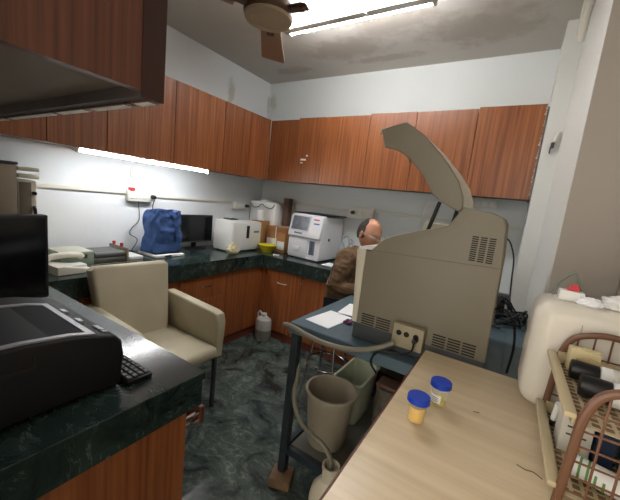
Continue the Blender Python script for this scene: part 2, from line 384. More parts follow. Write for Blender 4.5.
def base_x(label, x0, x1, fronts):
    t = thing('base_cabinet', label, 'cabinet', ((x0+x1)/2, -.31, 0), 0, G2)
    obj('carcass', MB().box(x0+.001, x1-.001, -.598, -.005, .06, .7215), M_base, t)
    obj('plinth', MB().box(x0+.001, x1-.001, -.606, -.02, 0, .075), M_woodh, t)
    for kind, a, b, hk in fronts:
        o = obj(kind, MB().box(a+.002, b-.002, -.618, -.599, .085, .72, .0015, 1), M_base, t)
        if hk: obj('handle', handle(MB(), hk[0], -.617, hk[1], hk[2]), M_chrome if hk[2] == 'vx' else M_white, o)
base_x('wooden base cabinet with two doors in the corner, behind the white can on the floor', .61, 1.56,
       [('stile', .622, .68, None), ('door', .68, 1.11, (.90, .60, 'x')), ('door', 1.11, 1.56, (1.07+.08, .655, 'vx'))])
base_x('wooden base cabinet with two doors behind the seated man', 1.56, 2.40, [('door', 1.56, 1.98, (1.93, .62, 'vx')), ('door', 1.98, 2.40, (2.03, .62, 'vx'))])
base_x('wooden base cabinet at the right end of the back wall, behind the blue-grey bench', 2.40, 2.80, [('door', 2.40, 2.80, (2.45, .62, 'vx'))])

# peninsula with the printer
t = thing('worktop', 'dark green marble worktop in the near left corner under the printer', 'worktop', (.97, -2.81, .73))
obj('slab', MB().box(.002, 1.964, -3.125, -2.466, .823, .85, .002, 1), M_counter, t, smooth=0)
obj('apron', MB().box(.65, 1.956, -2.497, -2.473, .73, .8225).box(1.932, 1.956, -3.125, -2.497, .73, .8225), M_counter, t, smooth=0)
t = thing('counter_cabinet', 'wooden cabinet under the printer worktop with an open drawer', 'cabinet', (.97, -2.85, 0))
obj('carcass', MB().box(.64, 1.90, -3.125, -2.53, .0, .729), M_base, t)
obj('side_panel', MB().box(1.901, 1.925, -3.125, -2.505, .0, .729), M_base, t)
o = obj('drawer', MB().box(1.52, 1.90, -2.425, -2.405, .595, .665, .003, 1), M_wooddk, t)
obj('rail', MB().box(1.885, 1.896, -2.53, -2.424, .640, .648).box(1.885, 1.896, -2.53, -2.424, .612, .620), M_chrome, o)

# ------------------------------------------------------------------ ceiling light, wall tube, fan
t = thing('tube_light', 'twin bright tube light on the ceiling beyond the fan', 'light', (1.62, -1.172, H-.15))
obj('batten', MB().box(1.09, 2.16, -1.203, -1.141, H-.147, H-.08, .006), pm('batten_grey', srgb(206, 206, 202), .5), t)
for x in (1.25, 2.0): obj('bracket', MB().box(x-.015, x+.015, -1.187, -1.157, H-.0798, H-.0005), M_white, t)
for y, a, b in ((-1.118, -1.1405, -1.104), (-1.226, -1.240, -1.2035)):
    obj('tube', MB().cyl((1.12, y, H-.13), (2.135, y, H-.13), .0125, seg=14), M_tube, t)
    for x in (1.115, 2.14): obj('end_cap', MB().box(x-.010, x+.010, a, b, H-.148, H-.102, .003), M_white, t)
obj('clip', MB().box(1.74, 1.752, -1.20, -1.10, H-.153, H-.1475, .001), M_white, t)
t = thing('tube_light', 'long glowing tube light fixed under the left wall cabinets', 'light', (.31, -1.66, 1.585))
obj('tube', MB().cyl((.33, -2.17, 1.598), (.33, -1.15, 1.598), .0065, seg=12), M_tube2, t)
obj('batten', MB().box(.285, .318, -2.19, -1.13, 1.596, 1.614, .002), M_white, t)
for y in (-2.185, -1.15): obj('end_cap', MB().box(.318, .345, y, y+.015, 1.585, 1.614), M_white, t)

FC = Vector((1.475, -1.765, 2.37))
t = thing('ceiling_fan', 'brown ceiling fan with a cream hub hanging from the ceiling', 'fan', FC)
obj('motor', MB().lathe(FC, [(0, .09), (.05, .09), (.105, .07), (.128, .035), (.132, .01), (.128, -.012)], 40), M_fandk, t)
obj('hub_cover', MB().lathe(FC, [(.128, -.010), (.122, -.024), (.09, -.032), (.085, -.028), (.05, -.034), (0, -.036)], 40), pm('fan_hub_cream', srgb(176, 158, 130), .4), t)
obj('downrod', MB().cyl(FC+Vector((0, 0, .08)), FC+Vector((0, 0, H-2.37-.06)), .014), M_fan, t)
obj('canopy', MB().lathe(FC, [(0, H-2.37), (.055, H-2.37-.001), (.05, H-2.37-.05), (.016, H-2.37-.09), (0, H-2.37-.09)], 24), M_fan, t)
for ang in (127, 247, 7):
    R = Matrix.Translation(FC) @ Matrix.Rotation(math.radians(ang), 4, 'Z')
    br = MB().box(.09, .23, -.022, .022, .004, .010, .002, 1, mat=R)
    br.cyl(R @ Vector((.2, -.012, -.001)), R @ Vector((.2, -.012, .014)), .006, seg=8).cyl(R @ Vector((.2, .012, -.001)), R @ Vector((.2, .012, .014)), .006, seg=8)
    b = MB().prism([(.175, -.058), (.575, -.082), (.585, -.072), (.585, .072), (.575, .082), (.175, .058)], .011, .017, 'z', mat=R @ Matrix.Rotation(math.radians(8), 4, 'X'))
    if ang == 7:      # this arm has lost its blade
        b.bm.free(); br.prism([(.09, -.03), (.20, -.034), (.222, -.02), (.226, 0), (.222, .02), (.20, .034), (.09, .03)], .0105, .018, 'z', mat=R)
    else: obj('blade', b, M_fan, t)
    obj('blade_bracket', br, M_fandk, t)

# ------------------------------------------------------------------ sockets and trunking on the walls
def plate(label, x, z, wall, w=.16, h=.085, n=3, plug=None, red=False):
    t = thing('socket_board', label, 'socket', ((x, -.001, z) if wall == 'b' else (.001, x, z)), 0 if wall == 'b' else PI/2, 'cream socket boards on the walls')
    # local frame: x along the wall, -y out of the wall
    obj('plate', MB().box(-w/2, w/2, -.05, 0, -h/2, h/2, .006), M_cream, t, local=True)
    for k in range(n):
        cx = -w/2+w*(k+.5)/n
        obj('socket' if k % 2 == 0 else 'switch', MB().box(cx-.02, cx+.02, -.055, -.049, -.022, .022, .003), M_white, t, local=True)
    if plug is not None:
        obj('plug', MB().cyl((plug, -.054, 0), (plug, -.09, 0), .02, .016), M_black, t, local=True)
    if red: obj('red_switch', MB().box(-w/2+.01, -w/2+.05, -.06, -.02, h/2-.004, h/2+.022, .003), M_red, t, local=True)
    return t
plate('cream socket board with a red switch on the left wall above the blue bag', -1.58, 1.325, 'l', .23, .09, 4, .09, True)
plate('cream socket board on the left wall above the white box', -.40, 1.30, 'l', .20, .08, 4, .075)
plate('cream socket board on the back wall left of the white analyser', .42, 1.29, 'b', .22, .13, 3)
plate('cream socket board on the back wall behind the seated man', 1.39, 1.37, 'b', .28, .12, 3, -.08)
plate('cream socket board on the back wall under the right end of the wall cabinets', 2.47, 1.575, 'b', .24, .075, 4, -.08)
o = obj('cable_trunking', MB().box(.001, .018, -2.36, -1.70, 1.335, 1.362, .002), M_cream); tag(o, 'cream cable trunking along the left wall, left of the red-switched socket board', 'trunking', 'wall cable trunking')
o = obj('cable_trunking', MB().box(.001, .018, -1.46, -.51, 1.322, 1.347, .002), M_cream); tag(o, 'cream cable trunking on the left wall between the two socket boards', 'trunking', 'wall cable trunking')
o = obj('cable_trunking', MB().box(.55, 1.245, -.018, -.001, 1.375, 1.40, .002).box(1.535, 2.79, -.018, -.001, 1.39, 1.415, .002), M_cream); tag(o, 'cream cable trunking along the back wall behind the man', 'trunking', 'wall cable trunking')
o = obj('conduit', MB().tube([(2.893, -.50, 2.59), (2.885, -.62, 2.70), (2.88, -.95, 2.745), (2.88, -1.4, 2.748)], .018, 10).tube([(2.873, -.50, 2.60), (2.862, -.62, 2.715), (2.86, -.95, 2.752), (2.86, -1.4, 2.755)], .009, 8), M_cream); tag(o, 'cream conduit pipe running down from the ceiling at the upper right', 'pipe')
t = thing('wall_bracket', 'small broken fitting on the pillar beside the right wall cabinet', 'fitting', (2.85, -.405, 2.0))
obj('holder', MB().cyl((2.885, -.412, 2.07), (2.87, -.42, 2.0), .011, .014, seg=10), M_cream, t)
obj('clip', MB().box(2.852, 2.872, -.43, -.402, 1.965, 2.0, .003).box(2.85, 2.858, -.42, -.406, 1.93, 1.97), M_dkgrey, t)
def cable(label, pts, r=.0035, mt=None, grp=None, name='cable'):
    o = obj(name, MB().tube(pts, r, 6), mt or M_black); return tag(o, label, 'cable', grp)
cable('thin white wire hanging from the left wall tube light to the red-switched socket board', [(.30, -1.60, 1.595), (.02, -1.60, 1.60), (.008, -1.66, 1.52), (.008, -1.62, 1.45), (.02, -1.52, 1.385)], .003, M_cream)
cable('black cord dropping from the red-switched socket board behind the blue bag', [(.09, -1.49, 1.31), (.03, -1.47, 1.24), (.012, -1.46, 1.1), (.012, -1.45, .95)], .004)
cable('grey looped cord under the red-switched socket board', [(.03, -1.60, 1.28), (.012, -1.58, 1.12), (.012, -1.64, 1.05), (.02, -1.66, 1.0), (.03, -1.6, .95), (.05, -1.66, .862)], .0035, M_dkgrey)
cable('black cord tangled on the left counter beside the blue bag', [(.06, -1.69, .856), (.10, -1.715, .856), (.135, -1.69, .858), (.10, -1.66, .857), (.08, -1.68, .87), (.05, -1.71, .856), (.09, -1.66, .862)], .004)

# ------------------------------------------------------------------ left counter objects
CT = .8505
# beige instrument at near left
t = thing('instrument', 'tall beige instrument on the left counter behind the black monitor', 'machine', (.35, -2.43, CT))
obj('body', MB().box(.05, .42, -2.595, -2.50, CT, 1.462, .004), pm('taupe_instrument', srgb(140, 128, 108), .5), t)
obj('lid', MB().box(.05, .425, -2.595, -2.495, 1.4625, 1.478, .003), M_dkgrey, t)
obj('front_panel', MB().box(.06, .42, -2.4995, -2.415, CT, 1.385, .006), M_beigelt, t)
obj('dark_cover', MB().box(.4205, .426, -2.492, -2.44, .95, 1.375, .002), pm('olive_cover', srgb(104, 96, 78), .5), t)
for z in (1.395, 1.435): obj('top_tray', MB().box(.06, .42, -2.4945, -2.40, z, z+.022, .004), M_beigelt, t)
obj('grip', MB().tube([(.424, -2.428, 1.08), (.440, -2.428, 1.11), (.440, -2.428, 1.21), (.424, -2.428, 1.24)], .008, 8), M_black, t)
obj('knob', MB().cyl((.4205, -2.428, 1.315), (.436, -2.428, 1.315), .010), M_black, t)
# telephone
t = thing('telephone', 'cream desk telephone on the left counter beside the black monitor', 'telephone', (.465, -2.27, CT), .1)
obj('base', MB().prism([(-.11, 0), (.09, 0), (.09, .02), (-.08, .055), (-.11, .05)], -.09, .09, 'x', r=.006), M_cream, t, local=True)
obj('handset', MB().tube([(-.06, -.10, .066), (-.06, -.08, .084), (-.06, 0, .092), (-.06, .08, .084), (-.06, .10, .066)], .019, 12), M_cream, t, local=True)
obj('keypad', MB().box(-.02, .055, -.05, .07, .03, .046, .003), M_white, t, local=True)
cable('cream coiled phone cord on the left counter in front of the water bath', [(.42, -2.19, .858), (.39, -2.08, .856), (.40, -1.98, .856), (.40, -1.90, .856), (.38, -1.80, .856)], .0035, M_hose)
# pale green bath and rotor
t = thing('water_bath', 'pale green metal box beside the grey roller device on the left counter', 'machine', (.25, -2.19, CT))
obj('body', MB().box(.13, .36, -2.28, -2.085, CT, .932, .006), M_green, t)
obj('lid', MB().box(.13, .36, -2.278, -2.09, .9325, .945, .004), pm('dull_cream_lid', srgb(190, 192, 178), .5), t)
obj('switch', MB().box(.3605, .365, -2.18, -2.13, .90, .925, .001), M_dkgrey, t)
t = thing('roller_device', 'grey roller device with red knobs beside the pale green box', 'machine', (.2, -1.96, CT))
obj('base', MB().box(.10, .34, -2.075, -1.86, CT, .885, .004), M_steel, t)
for x in (.14, .20, .26, .32): obj('roller', MB().cyl((x, -2.07, .905), (x, -1.87, .905), .022, seg=14), pm('grey_roller', srgb(92, 94, 92), .5), t)
obj('end_plate', MB().box(.09, .35, -1.859, -1.845, CT, .945, .003), pm('taupe_plate', srgb(140, 128, 108), .5), t)
for x in (.15, .26): obj('knob', MB().cyl((x, -1.852, .945), (x, -1.852, .972), .010, .012, seg=12), M_red, t)
o = obj('white_box', MB().box(.15, .33, -1.83, -1.72, CT, .875, .004), M_white); tag(o, 'flat white box lying on the left counter beside the roller device', 'box')
# balance with bag
t = thing('weighing_scale', 'flat white and black electronic scale under the blue bag', 'scale', (.25, -1.50, CT), .0)
obj('body', MB().box(.11, .37, -1.64, -1.37, CT, .872, .006), M_white, t)
obj('platform', MB().box(.13, .33, -1.62, -1.39, .8725, .882, .003), M_black, t)
obj('display', MB().box(.3705, .373, -1.56, -1.50, .855, .869, .001), M_slot, t)
def bag(u, v):  # closed loop u, height v
    a = 2*PI*u; c, s_ = math.cos(a), math.sin(a); n = .32
    x = math.copysign(abs(c)**n, c)*.085; y = math.copysign(abs(s_)**n, s_)*.135
    k = 1-.10*v+.06*math.sin(v*PI)
    fold = noise.noise(Vector((x*14, y*14, v*3.1)))*.022+(abs(noise.noise(Vector((x*26, y*26, v*5))))-.2)*.022
    x *= k+.0; y *= k+.02; ln = math.hypot(x, y)
    z = .883+.345*v+(noise.noise(Vector((x*9, y*9, 5)))*.03 if v > .85 else 0)
    return (.235+x*(1+fold/ln), -1.50+y*(1+fold/ln), z)
mb = MB().grid(bag, 96, 40)
mb.grid(lambda u, v: (.235+(u-.5)*.155, -1.50+(v-.5)*.25, 1.222+noise.noise(Vector((u*3, v*4, 1)))*.022-.02*abs(u-.5)), 16, 20)
mb.box(.16, .31, -1.62, -1.38, .8825, .886)
t = obj('cloth_bag', mb, M_blue); tag(t, 'crumpled blue cloth bag standing on the flat scale', 'bag')
o = obj('strap', MB().grid(lambda u, v: (.325+.012*math.sin(u*PI)+.003*math.sin(u*21), -1.46+(v-.5)*.035+.05*u, 1.21-.30*u), 24, 3), M_blue, t)
# monitor
t = thing('computer_monitor', 'black flat monitor on the left counter between the blue bag and the white box', 'monitor', (.11, -1.05, CT))
obj('panel', MB().box(.085, .115, -1.245, -.86, .915, 1.185, .005), M_black, t)
obj('screen', MB().box(.1152, .1165, -1.232, -.873, .93, 1.173), M_screen, t)
obj('neck', MB().box(.06, .085, -1.075, -1.03, .862, 1.0, .003), M_black, t)
obj('stand', MB().lathe((.10, -1.05, CT), [(0, 0), (.085, 0), (.085, .006), (.02, .013), (0, .013)], 28, sy=1.3), M_black, t)
obj('lower_strip', MB().box(.1152, .118, -1.232, -.873, .917, .9285), M_dkgrey, t)
# white box machine
t = thing('white_machine', 'white box-shaped instrument with a black slot between the monitor and the cardboard boxes', 'machine', (.27, -.75, CT), .0)
R = Matrix.Translation((.315, -.68, CT))
obj('body', MB().box(-.13, .12, -.22, .20, .012, .31, .008, mat=R), M_white, t)
obj('door', MB().box(.1205, .14, -.215, .195, .02, .305, .006, mat=R), M_white, t)
obj('slot', MB().box(.1402, .143, -.03, .012, .14, .27, .002, mat=R), M_black, t)
obj('label_strip', MB().box(.1402, .1415, .08, .16, .195, .215, mat=R), pm('grey_ink', srgb(120, 124, 126), .6), t)
obj('foot', MB().cyl(R @ Vector((.1, -.18, 0)), R @ Vector((.1, -.18, .013)), .014, seg=10).cyl(R @ Vector((.1, .16, 0)), R @ Vector((.1, .16, .013)), .014, seg=10).cyl(R @ Vector((-.1, -.18, 0)), R @ Vector((-.1, -.18, .013)), .014, seg=10).cyl(R @ Vector((-.1, .16, 0)), R @ Vector((-.1, .16, .013)), .014, seg=10), M_dkgrey, t)
# plastic bag lump
mb = MB(); b = bmesh.new(); bmesh.ops.create_icosphere(b, subdivisions=4, radius=1)
for v in b.verts:
    n = noise.noise(v.co*3)*.22
    k = 1+n; v.co = Vector((v.co.x*.05*k, v.co.y*.075*k, max(-.0, (v.co.z*.5+.5))*.085*(1+n)+ (.03 if v.co.z > .93 else 0)))
mb._merge(b, 0, Matrix.Translation((.50, -.76, CT)))
o = obj('plastic_bag', mb, pm('yellowish_bag', srgb(214, 204, 168), .4)); tag(o, 'small crumpled cream plastic bag in front of the white box instrument', 'bag')
o.location.y -= .17
t = thing('tape_dispenser', 'small white and dark object lying on top of the white box instrument', 'object', (.25, -.72, 1.163))
obj('base', MB().box(.19, .30, -.79, -.68, 1.163, 1.172, .003), M_dkgrey, t)
obj('roll', MB().cyl((.24, -.76, 1.185), (.24, -.71, 1.185), .014), M_white, t)
# cardboard boxes
def carton(label, x0, x1, y0, y1, h, rz=0, papers=False):
    t = thing('cardboard_box', label, 'box', ((x0+x1)/2, (y0+y1)/2, CT), rz, 'cardboard boxes in the corner')
    w, d = (x1-x0)/2, (y1-y0)/2
    obj('body', MB().box(-w, w, -d, d, 0, h, .003), M_card, t, local=True)
    obj('flap', MB().box(-w, w, -d-.004, -d-.0005, h-.05, h+.002), pm('cardboard_dark', srgb(156, 108, 66), .8), t, local=True)
    if papers:
        obj('paper_label', MB().box(-w*.9, w*.1, -d-.002, -d-.0005, .04, .14).box(w*.2, w*.95, -d-.002, -d-.0005, .03, .12), M_paper, t, local=True)
        obj('tape', MB().box(-w*.02, w*.06, -d-.006, -d-.0042, .02, h+.004).box(-w*.02, w*.06, -d-.004, d, h+.0005, h+.003), M_white, t, local=True)
    return t
carton('plain brown cardboard box between the white instrument and the papered carton', .24, .385, -.42, -.26, .31, .12)
carton('cardboard carton with white papers taped on its front, left of the white analyser', 0.43, .70, -.36, -.14, .27, -.04, True)
# distiller-like white units behind
t = thing('white_drum', 'white rounded appliance with a domed lid in the corner above the boxes', 'appliance', (.21, -.13, CT))
obj('body', MB().box(.03, .42, -.235, -.056, CT, 1.375, .025, 3), M_white, t)
obj('dome_lid', MB().lathe((.21, -.13, 1.375), [(.085, 0), (.085, .012), (.06, .035), (.02, .05), (0, .052)], 28), M_white, t)
obj('wire_loop', MB().tube([(.05, -.237, 1.34), (.10, -.245, 1.30), (.18, -.25, 1.31), (.23, -.25, 1.345), (.30, -.25, 1.31), (.38, -.245, 1.31), (.41, -.237, 1.35)], .005, 8), M_dkgrey, t)
o = obj('white_jar', MB().lathe((.31, -.34, CT+.3125), [(0, 0), (.045, 0), (.047, .01), (.047, .10), (.042, .115), (0, .115)], 24), M_white); tag(o, 'small white cup standing on the plain brown cardboard box', 'jar')
o.location.z = CT+.3125; o.location.x = .30
o = obj('brown_folder', MB().box(.455, .53, -.135, -.056, CT, 1.44, .006), pm('dark_brown_card', srgb(98, 76, 64), .7)); tag(o, 'dark brown upright folder against the back wall beside the white rounded appliance', 'folder')
# yellow bowl
t = obj('yellow_bowl', MB().lathe((.56, -.485, CT), [(0, 0), (.05, 0), (.055, .006), (.09, .065), (.105, .08), (.101, .081), (.086, .068), (.055, .012), (0, .010)], 36), M_yellow); tag(t, 'yellow plastic bowl on the corner of the worktop', 'bowl')

# haematology analyser
t = thing('blood_analyser', 'white analyser with a small screen on the back counter beside the seated man', 'machine', (1.0, -.26, CT), 0)
R = Matrix.Translation((1.0, -.245, CT)) @ Matrix.Rotation(math.radians(-3), 4, 'Z')
M_wm = pm('analyser_white', srgb(222, 222, 226), .35)
obj('body', MB().prism([(-.205, .012), (.215, .012), (.215, .44), (-.14, .455), (-.15, .45), (-.205, .23)], -.19, .20, 'x', r=.012, mat=R), M_wm, t)
fr = R @ Matrix.Translation((0, -.1775, .34)) @ Matrix.Rotation(math.radians(-14), 4, 'X')
obj('front_panel', MB().box(-.195, .20, -.028, .004, -.125, .105, .012, 3, mat=fr), M_wm, t)
sc = obj('screen', MB().box(-.165, .045, -.031, -.0285, -.055, .085, .002, 1, mat=fr), pm('grey_lcd', srgb(92, 96, 104), .25, noise_amt=.5, nscale=24), t)
obj('screen_bezel', MB().box(-.18, .06, -.0295, -.0282, -.068, .098, .001, 1, mat=fr), pm('pale_bezel', srgb(196, 198, 204), .4), t)
for i, x in enumerate((-.10, -.075, -.05, -.025)): obj('button', MB().cyl(fr @ Vector((x, -.028, -.088)), fr @ Vector((x, -.033, -.088)), .009, seg=12), M_dkgrey, t)
obj('keypad', MB().box(.09, .165, -.0315, -.0285, -.095, -.05, .002, 1, mat=fr), M_white, t)
obj('logo', MB().box(.09, .155, -.030, -.0285, .060, .073, mat=fr), M_red, t)
obj('nameplate', MB().box(.10, .165, -.030, -.0285, .020, .032, mat=fr), M_navy, t)
obj('lower_door', MB().box(-.185, .055, -.218, -.2055, .025, .205, .010, 3, mat=R), M_wm, t)
obj('printer_slot', MB().box(-.11, -.03, -.228, -.218, .08, .125, .004, mat=R), M_white, t)
obj('probe_bay', MB().box(.075, .14, -.2085, -.2055, .06, .20, .003, 1, mat=R), pm('bay_grey', srgb(96, 110, 128), .4), t)
obj('probe', MB().cyl(R @ Vector((.107, -.212, .10)), R @ Vector((.107, -.212, .18)), .006, seg=10), M_chrome, t)
obj('side_port', MB().cyl(R @ Vector((.199, -.05, .22)), R @ Vector((.203, -.05, .22)), .016, seg=16), M_black, t)
obj('top_tray', MB().box(-.20, .24, -.14, .19, .456, .468, .003, mat=R), M_black, t)
obj('foot', MB().cyl(R @ Vector((-.16, -.17, 0)), R @ Vector((-.16, -.17, .013)), .014, seg=10).cyl(R @ Vector((.16, -.17, 0)), R @ Vector((.16, -.17, .013)), .014, seg=10).cyl(R @ Vector((-.16, .17, 0)), R @ Vector((-.16, .17, .013)), .014, seg=10).cyl(R @ Vector((.16, .17, 0)), R @ Vector((.16, .17, .013)), .014, seg=10), M_dkgrey, t)
o = obj('paper_sheet', MB().box(1.25, 1.46, -.50, -.34, CT, .853), M_paper); tag(o, 'white paper on the back counter right of the small-screen analyser', 'paper')
o = obj('foil_tube_bundle', MB().tube([(1.30, -.16, .86), (1.31, -.16, 1.0), (1.27, -.15, 1.08), (1.33, -.14, 1.12), (1.36, -.16, 1.0), (1.33, -.17, .87)], .009, 8).tube([(1.36, -.14, .86), (1.40, -.14, 1.02), (1.36, -.14, 1.10), (1.42, -.15, 1.05), (1.44, -.14, .92)], .008, 8).tube([(1.28, -.12, .88), (1.35, -.12, 1.05), (1.44, -.12, 1.0)], .007, 8), pm('silver_tubing', srgb(170, 176, 180), .3, metal=.5)); tag(o, 'tangle of silvery clear tubing between the small-screen analyser and the man', 'tubing')
o = obj('receipt_paper', MB().box(.70, .76, -.56, -.52, CT, .856, rz=.4), M_paper); tag(o, 'scrap of white paper in front of the cardboard carton', 'paper')

# ------------------------------------------------------------------ floor can, armchair, monitor and printer
t = thing('jerrycan', 'white plastic can half full of dull liquid on the floor in the room corner', 'can', (.775, -.70, 0))
obj('body', MB().lathe((.775, -.70, 0), [(0, 0), (.078, 0), (.086, .012), (.086, .18), (.078, .215), (.04, .24), (.028, .245), (0, .245)], 24, sx=1.0, sy=.85), pm('can_white', srgb(196, 196, 190), .4), t)
obj('liquid_band', MB().lathe((.775, -.70, 0), [(.0872, .015), (.0876, .11), (.0872, .112), (.086, .11)], 24, sy=.85), pm('dull_liquid', srgb(120, 122, 110), .4), t)
obj('cap', MB().cyl((.775, -.70, .243), (.775, -.70, .275), .026, bevel=.003), M_white, t)
obj('grip', MB().tube([(.74, -.70, .24), (.73, -.70, .275), (.70, -.70, .27), (.695, -.70, .22)], .009, 8), M_white, t)

t = thing('armchair', 'cream leatherette armchair with metal legs between the printer counter and left counter', 'chair', (1.0, -2.0, 0))
obj('seat', MB().box(.76, 1.285, -2.225, -1.765, .375, .46, .035, 4), M_leather, t)
th = math.radians(-9)
Rb = Matrix.Translation((.775, -2.0, .40)) @ Matrix.Rotation(th, 4, 'Y')
bk = MB()
bk.prism([(-.235, 0), (.195, 0), (.215, .30), (.225, .50), (.20, .522), (-.24, .53), (-.268, .505), (-.252, .30)], -.045, .045, 'x', r=.022, mat=Rb)
obj('backrest', bk, M_leather, t, smooth=50)
for y, s_ in ((-1.725, 1), (-2.265, -1)):
    pr = [(.72, .36), (1.24, .36), (1.255, .60), (1.235, .655), (1.19, .668), (.70, .695), (.68, .66)]
    obj('armrest', MB().prism(pr, y-.036, y+.036, 'y', r=.015), M_leather, t, smooth=50)
for x in (.76, 1.225):
    for y in (-1.745, -2.245):
        obj('leg', MB().box(x-.012, x+.012, y-.012, y+.012, 0, .37, .002, 1), pm('leg_grey_metal', srgb(92, 100, 104), .35, metal=.6), t)

t = thing('computer_monitor', 'large black monitor at the left edge on the printer counter', 'monitor', (.97, -2.55, CT), math.radians(14))
obj('panel', MB().box(-.045, 0, -.50, 0, .02, .402, .006), M_black, t, local=True)
obj('screen', MB().box(.0003, .0018, -.485, -.015, .035, .388), M_screen, t, local=True)
obj('stand', MB().box(-.12, .06, -.36, -.14, 0, .008, .003).box(-.05, -.01, -.28, -.22, .0075, .0205), M_black, t, local=True)

t = thing('printer', 'black laser printer with a grey top in the near left corner', 'printer', (1.6, -2.82, CT))
prof = [(-2.682, .862), (-2.674, .95), (-2.680, .990), (-2.698, 1.010), (-2.74, 1.022), (-2.80, 1.036), (-2.90, 1.046), (-2.98, 1.048), (-3.06, 1.046), (-3.09, 1.02), (-3.09, .862)]
obj('body', MB().prism(prof, 1.42, 1.85, 'x', r=.008), pm('printer_black', srgb(26, 26, 28), .6, spec=.3), t)
M_pg = pm('printer_grey', srgb(150, 152, 156), .35)
def top(y):  # height of the printer's top at y
    for (a, za), (b, zb) in zip(prof[3:], prof[4:]):
        if b <= y <= a: return za+(zb-za)*(y-a)/(b-a)
    return 1.04
def slab(x0, x1, ys, dz0, dz1):
    mb = MB(); mb.prism([(y, top(y)+dz1) for y in ys]+[(y, top(y)+dz0) for y in reversed(ys)], x0, x1, 'x'); return mb
ys = [-2.70, -2.72, -2.74, -2.77, -2.80]
fr = slab(1.52, 1.838, [-2.745, -2.755, -2.763], -.01, .004)
for a, b in ((1.822, 1.838), (1.52, 1.536)): fr._merge(slab(a, b, [-2.763, -2.80, -2.90, -2.98], -.01, .004).bm)
fr._merge(slab(1.52, 1.838, [-2.98, -2.99, -3.0], -.01, .004).bm)
obj('top_frame', fr, M_pg, t, smooth=0)
obj('paper_tray', MB().prism([(-2.765, 1.0295), (-2.80, 1.0375), (-2.975, 1.0485), (-2.975, 1.046), (-2.80, 1.034), (-2.765, 1.026)], 1.54, 1.818, 'x'), pm('tray_black', srgb(22, 22, 24), .75, spec=.2), t)
for x in (1.60, 1.70): obj('clip', slab(x, x+.03, [-2.728, -2.734, -2.742], -.002, .008), M_pg, t)
for i in range(3): obj('button', slab(1.76+.022*i, 1.775+.022*i, [-2.705, -2.712, -2.719], 0, .004), pm('button_grey', srgb(150, 152, 154), .4), t)
obj('side_groove', MB().box(1.8505, 1.8525, -3.05, -2.885, .985, .993).box(1.8505, 1.8525, -2.885, -2.880, .985, 1.018), M_slot, t)
obj('foot', MB().box(1.80, 1.84, -2.72, -2.69, CT, .863).box(1.42, 1.46, -2.72, -2.69, CT, .863).box(1.80, 1.84, -3.07, -3.04, CT, .863).box(1.42, 1.46, -3.07, -3.04, CT, .863), M_black, t)
t = thing('keyboard', 'black computer keyboard half hidden behind the printer', 'keyboard', (1.66, -2.60, CT))
obj('base', MB().box(1.43, 1.872, -2.674, -2.598, CT, .866, .004), M_black, t)
kb = MB()
for i in range(19):
    for j in range(4): kb.box(1.440+i*.0225, 1.459+i*.0225, -2.670+j*.0175, -2.656+j*.0175, .866, .872, .002, 1)
o = obj('keys', kb, M_dkgrey, t); o['kind'] = 'stuff'
o = obj('chipped_patch', MB().box(1.86, 1.93, -3.02, -3.00, CT, .853, rz=.2), M_paper) if False else None

# ------------------------------------------------------------------ blue-grey bench
BZ = .86
t = thing('lab_bench', 'blue-grey metal bench carrying the large beige analyser', 'bench', (2.36, -1.3, 0))
obj('top', MB().box(1.912, 2.80, -1.928, -.66, BZ-.05, BZ, .003, 1).box(2.79, 2.90, -1.928, -.66, BZ-.05, BZ, .003, 1), M_paint, t)
for x, y in ((1.945, -1.90), (1.945, -.70), (2.86, -1.90), (2.86, -.70)):
    obj('leg', MB().box(x-.02, x+.02, y-.02, y+.02, .055 if (x < 2 and y < -1.5) else 0, BZ-.05, .002, 1), M_leg, t)
obj('shelf', MB().box(1.968, 2.84, -1.88, -.72, .192, .20), pm('grey_shelf', srgb(104, 102, 92), .6, noise_amt=.35, nscale=8), t)
obj('rail', MB().box(1.966, 2.84, -1.915, -1.888, .165, .205).box(1.93, 1.958, -1.88, -.72, .165, .205).box(1.966, 2.84, -.715, -.69, .165, .205), M_leg, t)
o = obj('wooden_block', MB().box(1.895, 2.005, -1.965, -1.855, 0, .054, .008, rz=.35), M_block); tag(o, 'worn wooden block under the near leg of the blue-grey bench', 'block')
o.location = (1.955, -1.915, 0)
# papers and pen
def sheet(label, c, w, h, rz, z):
    o = obj('paper_sheet', MB().box(c[0]-w/2, c[0]+w/2, c[1]-h/2, c[1]+h/2, z, z+.002, rz=rz), M_paper); tag(o, label, 'paper', 'papers on the bench')
sheet('white paper lying nearest the left end of the bench top', (2.03, -1.74), .14, .22, -.12, BZ)
sheet('white paper tucked under the left side of the big beige analyser', (2.07, -1.52), .13, .20, .1, BZ+.0022)
o = obj('purple_tube', MB().cyl((2.115, -1.745, BZ+.010), (2.115, -1.70, BZ+.010), .008, seg=12, bevel=.002).cyl((2.135, -1.745, BZ+.010), (2.14, -1.71, BZ+.010), .008, seg=12, bevel=.002), pm('purple_cap', srgb(110, 60, 96), .4)); tag(o, 'purple-capped sample tubes beside the papers on the bench', 'tube')

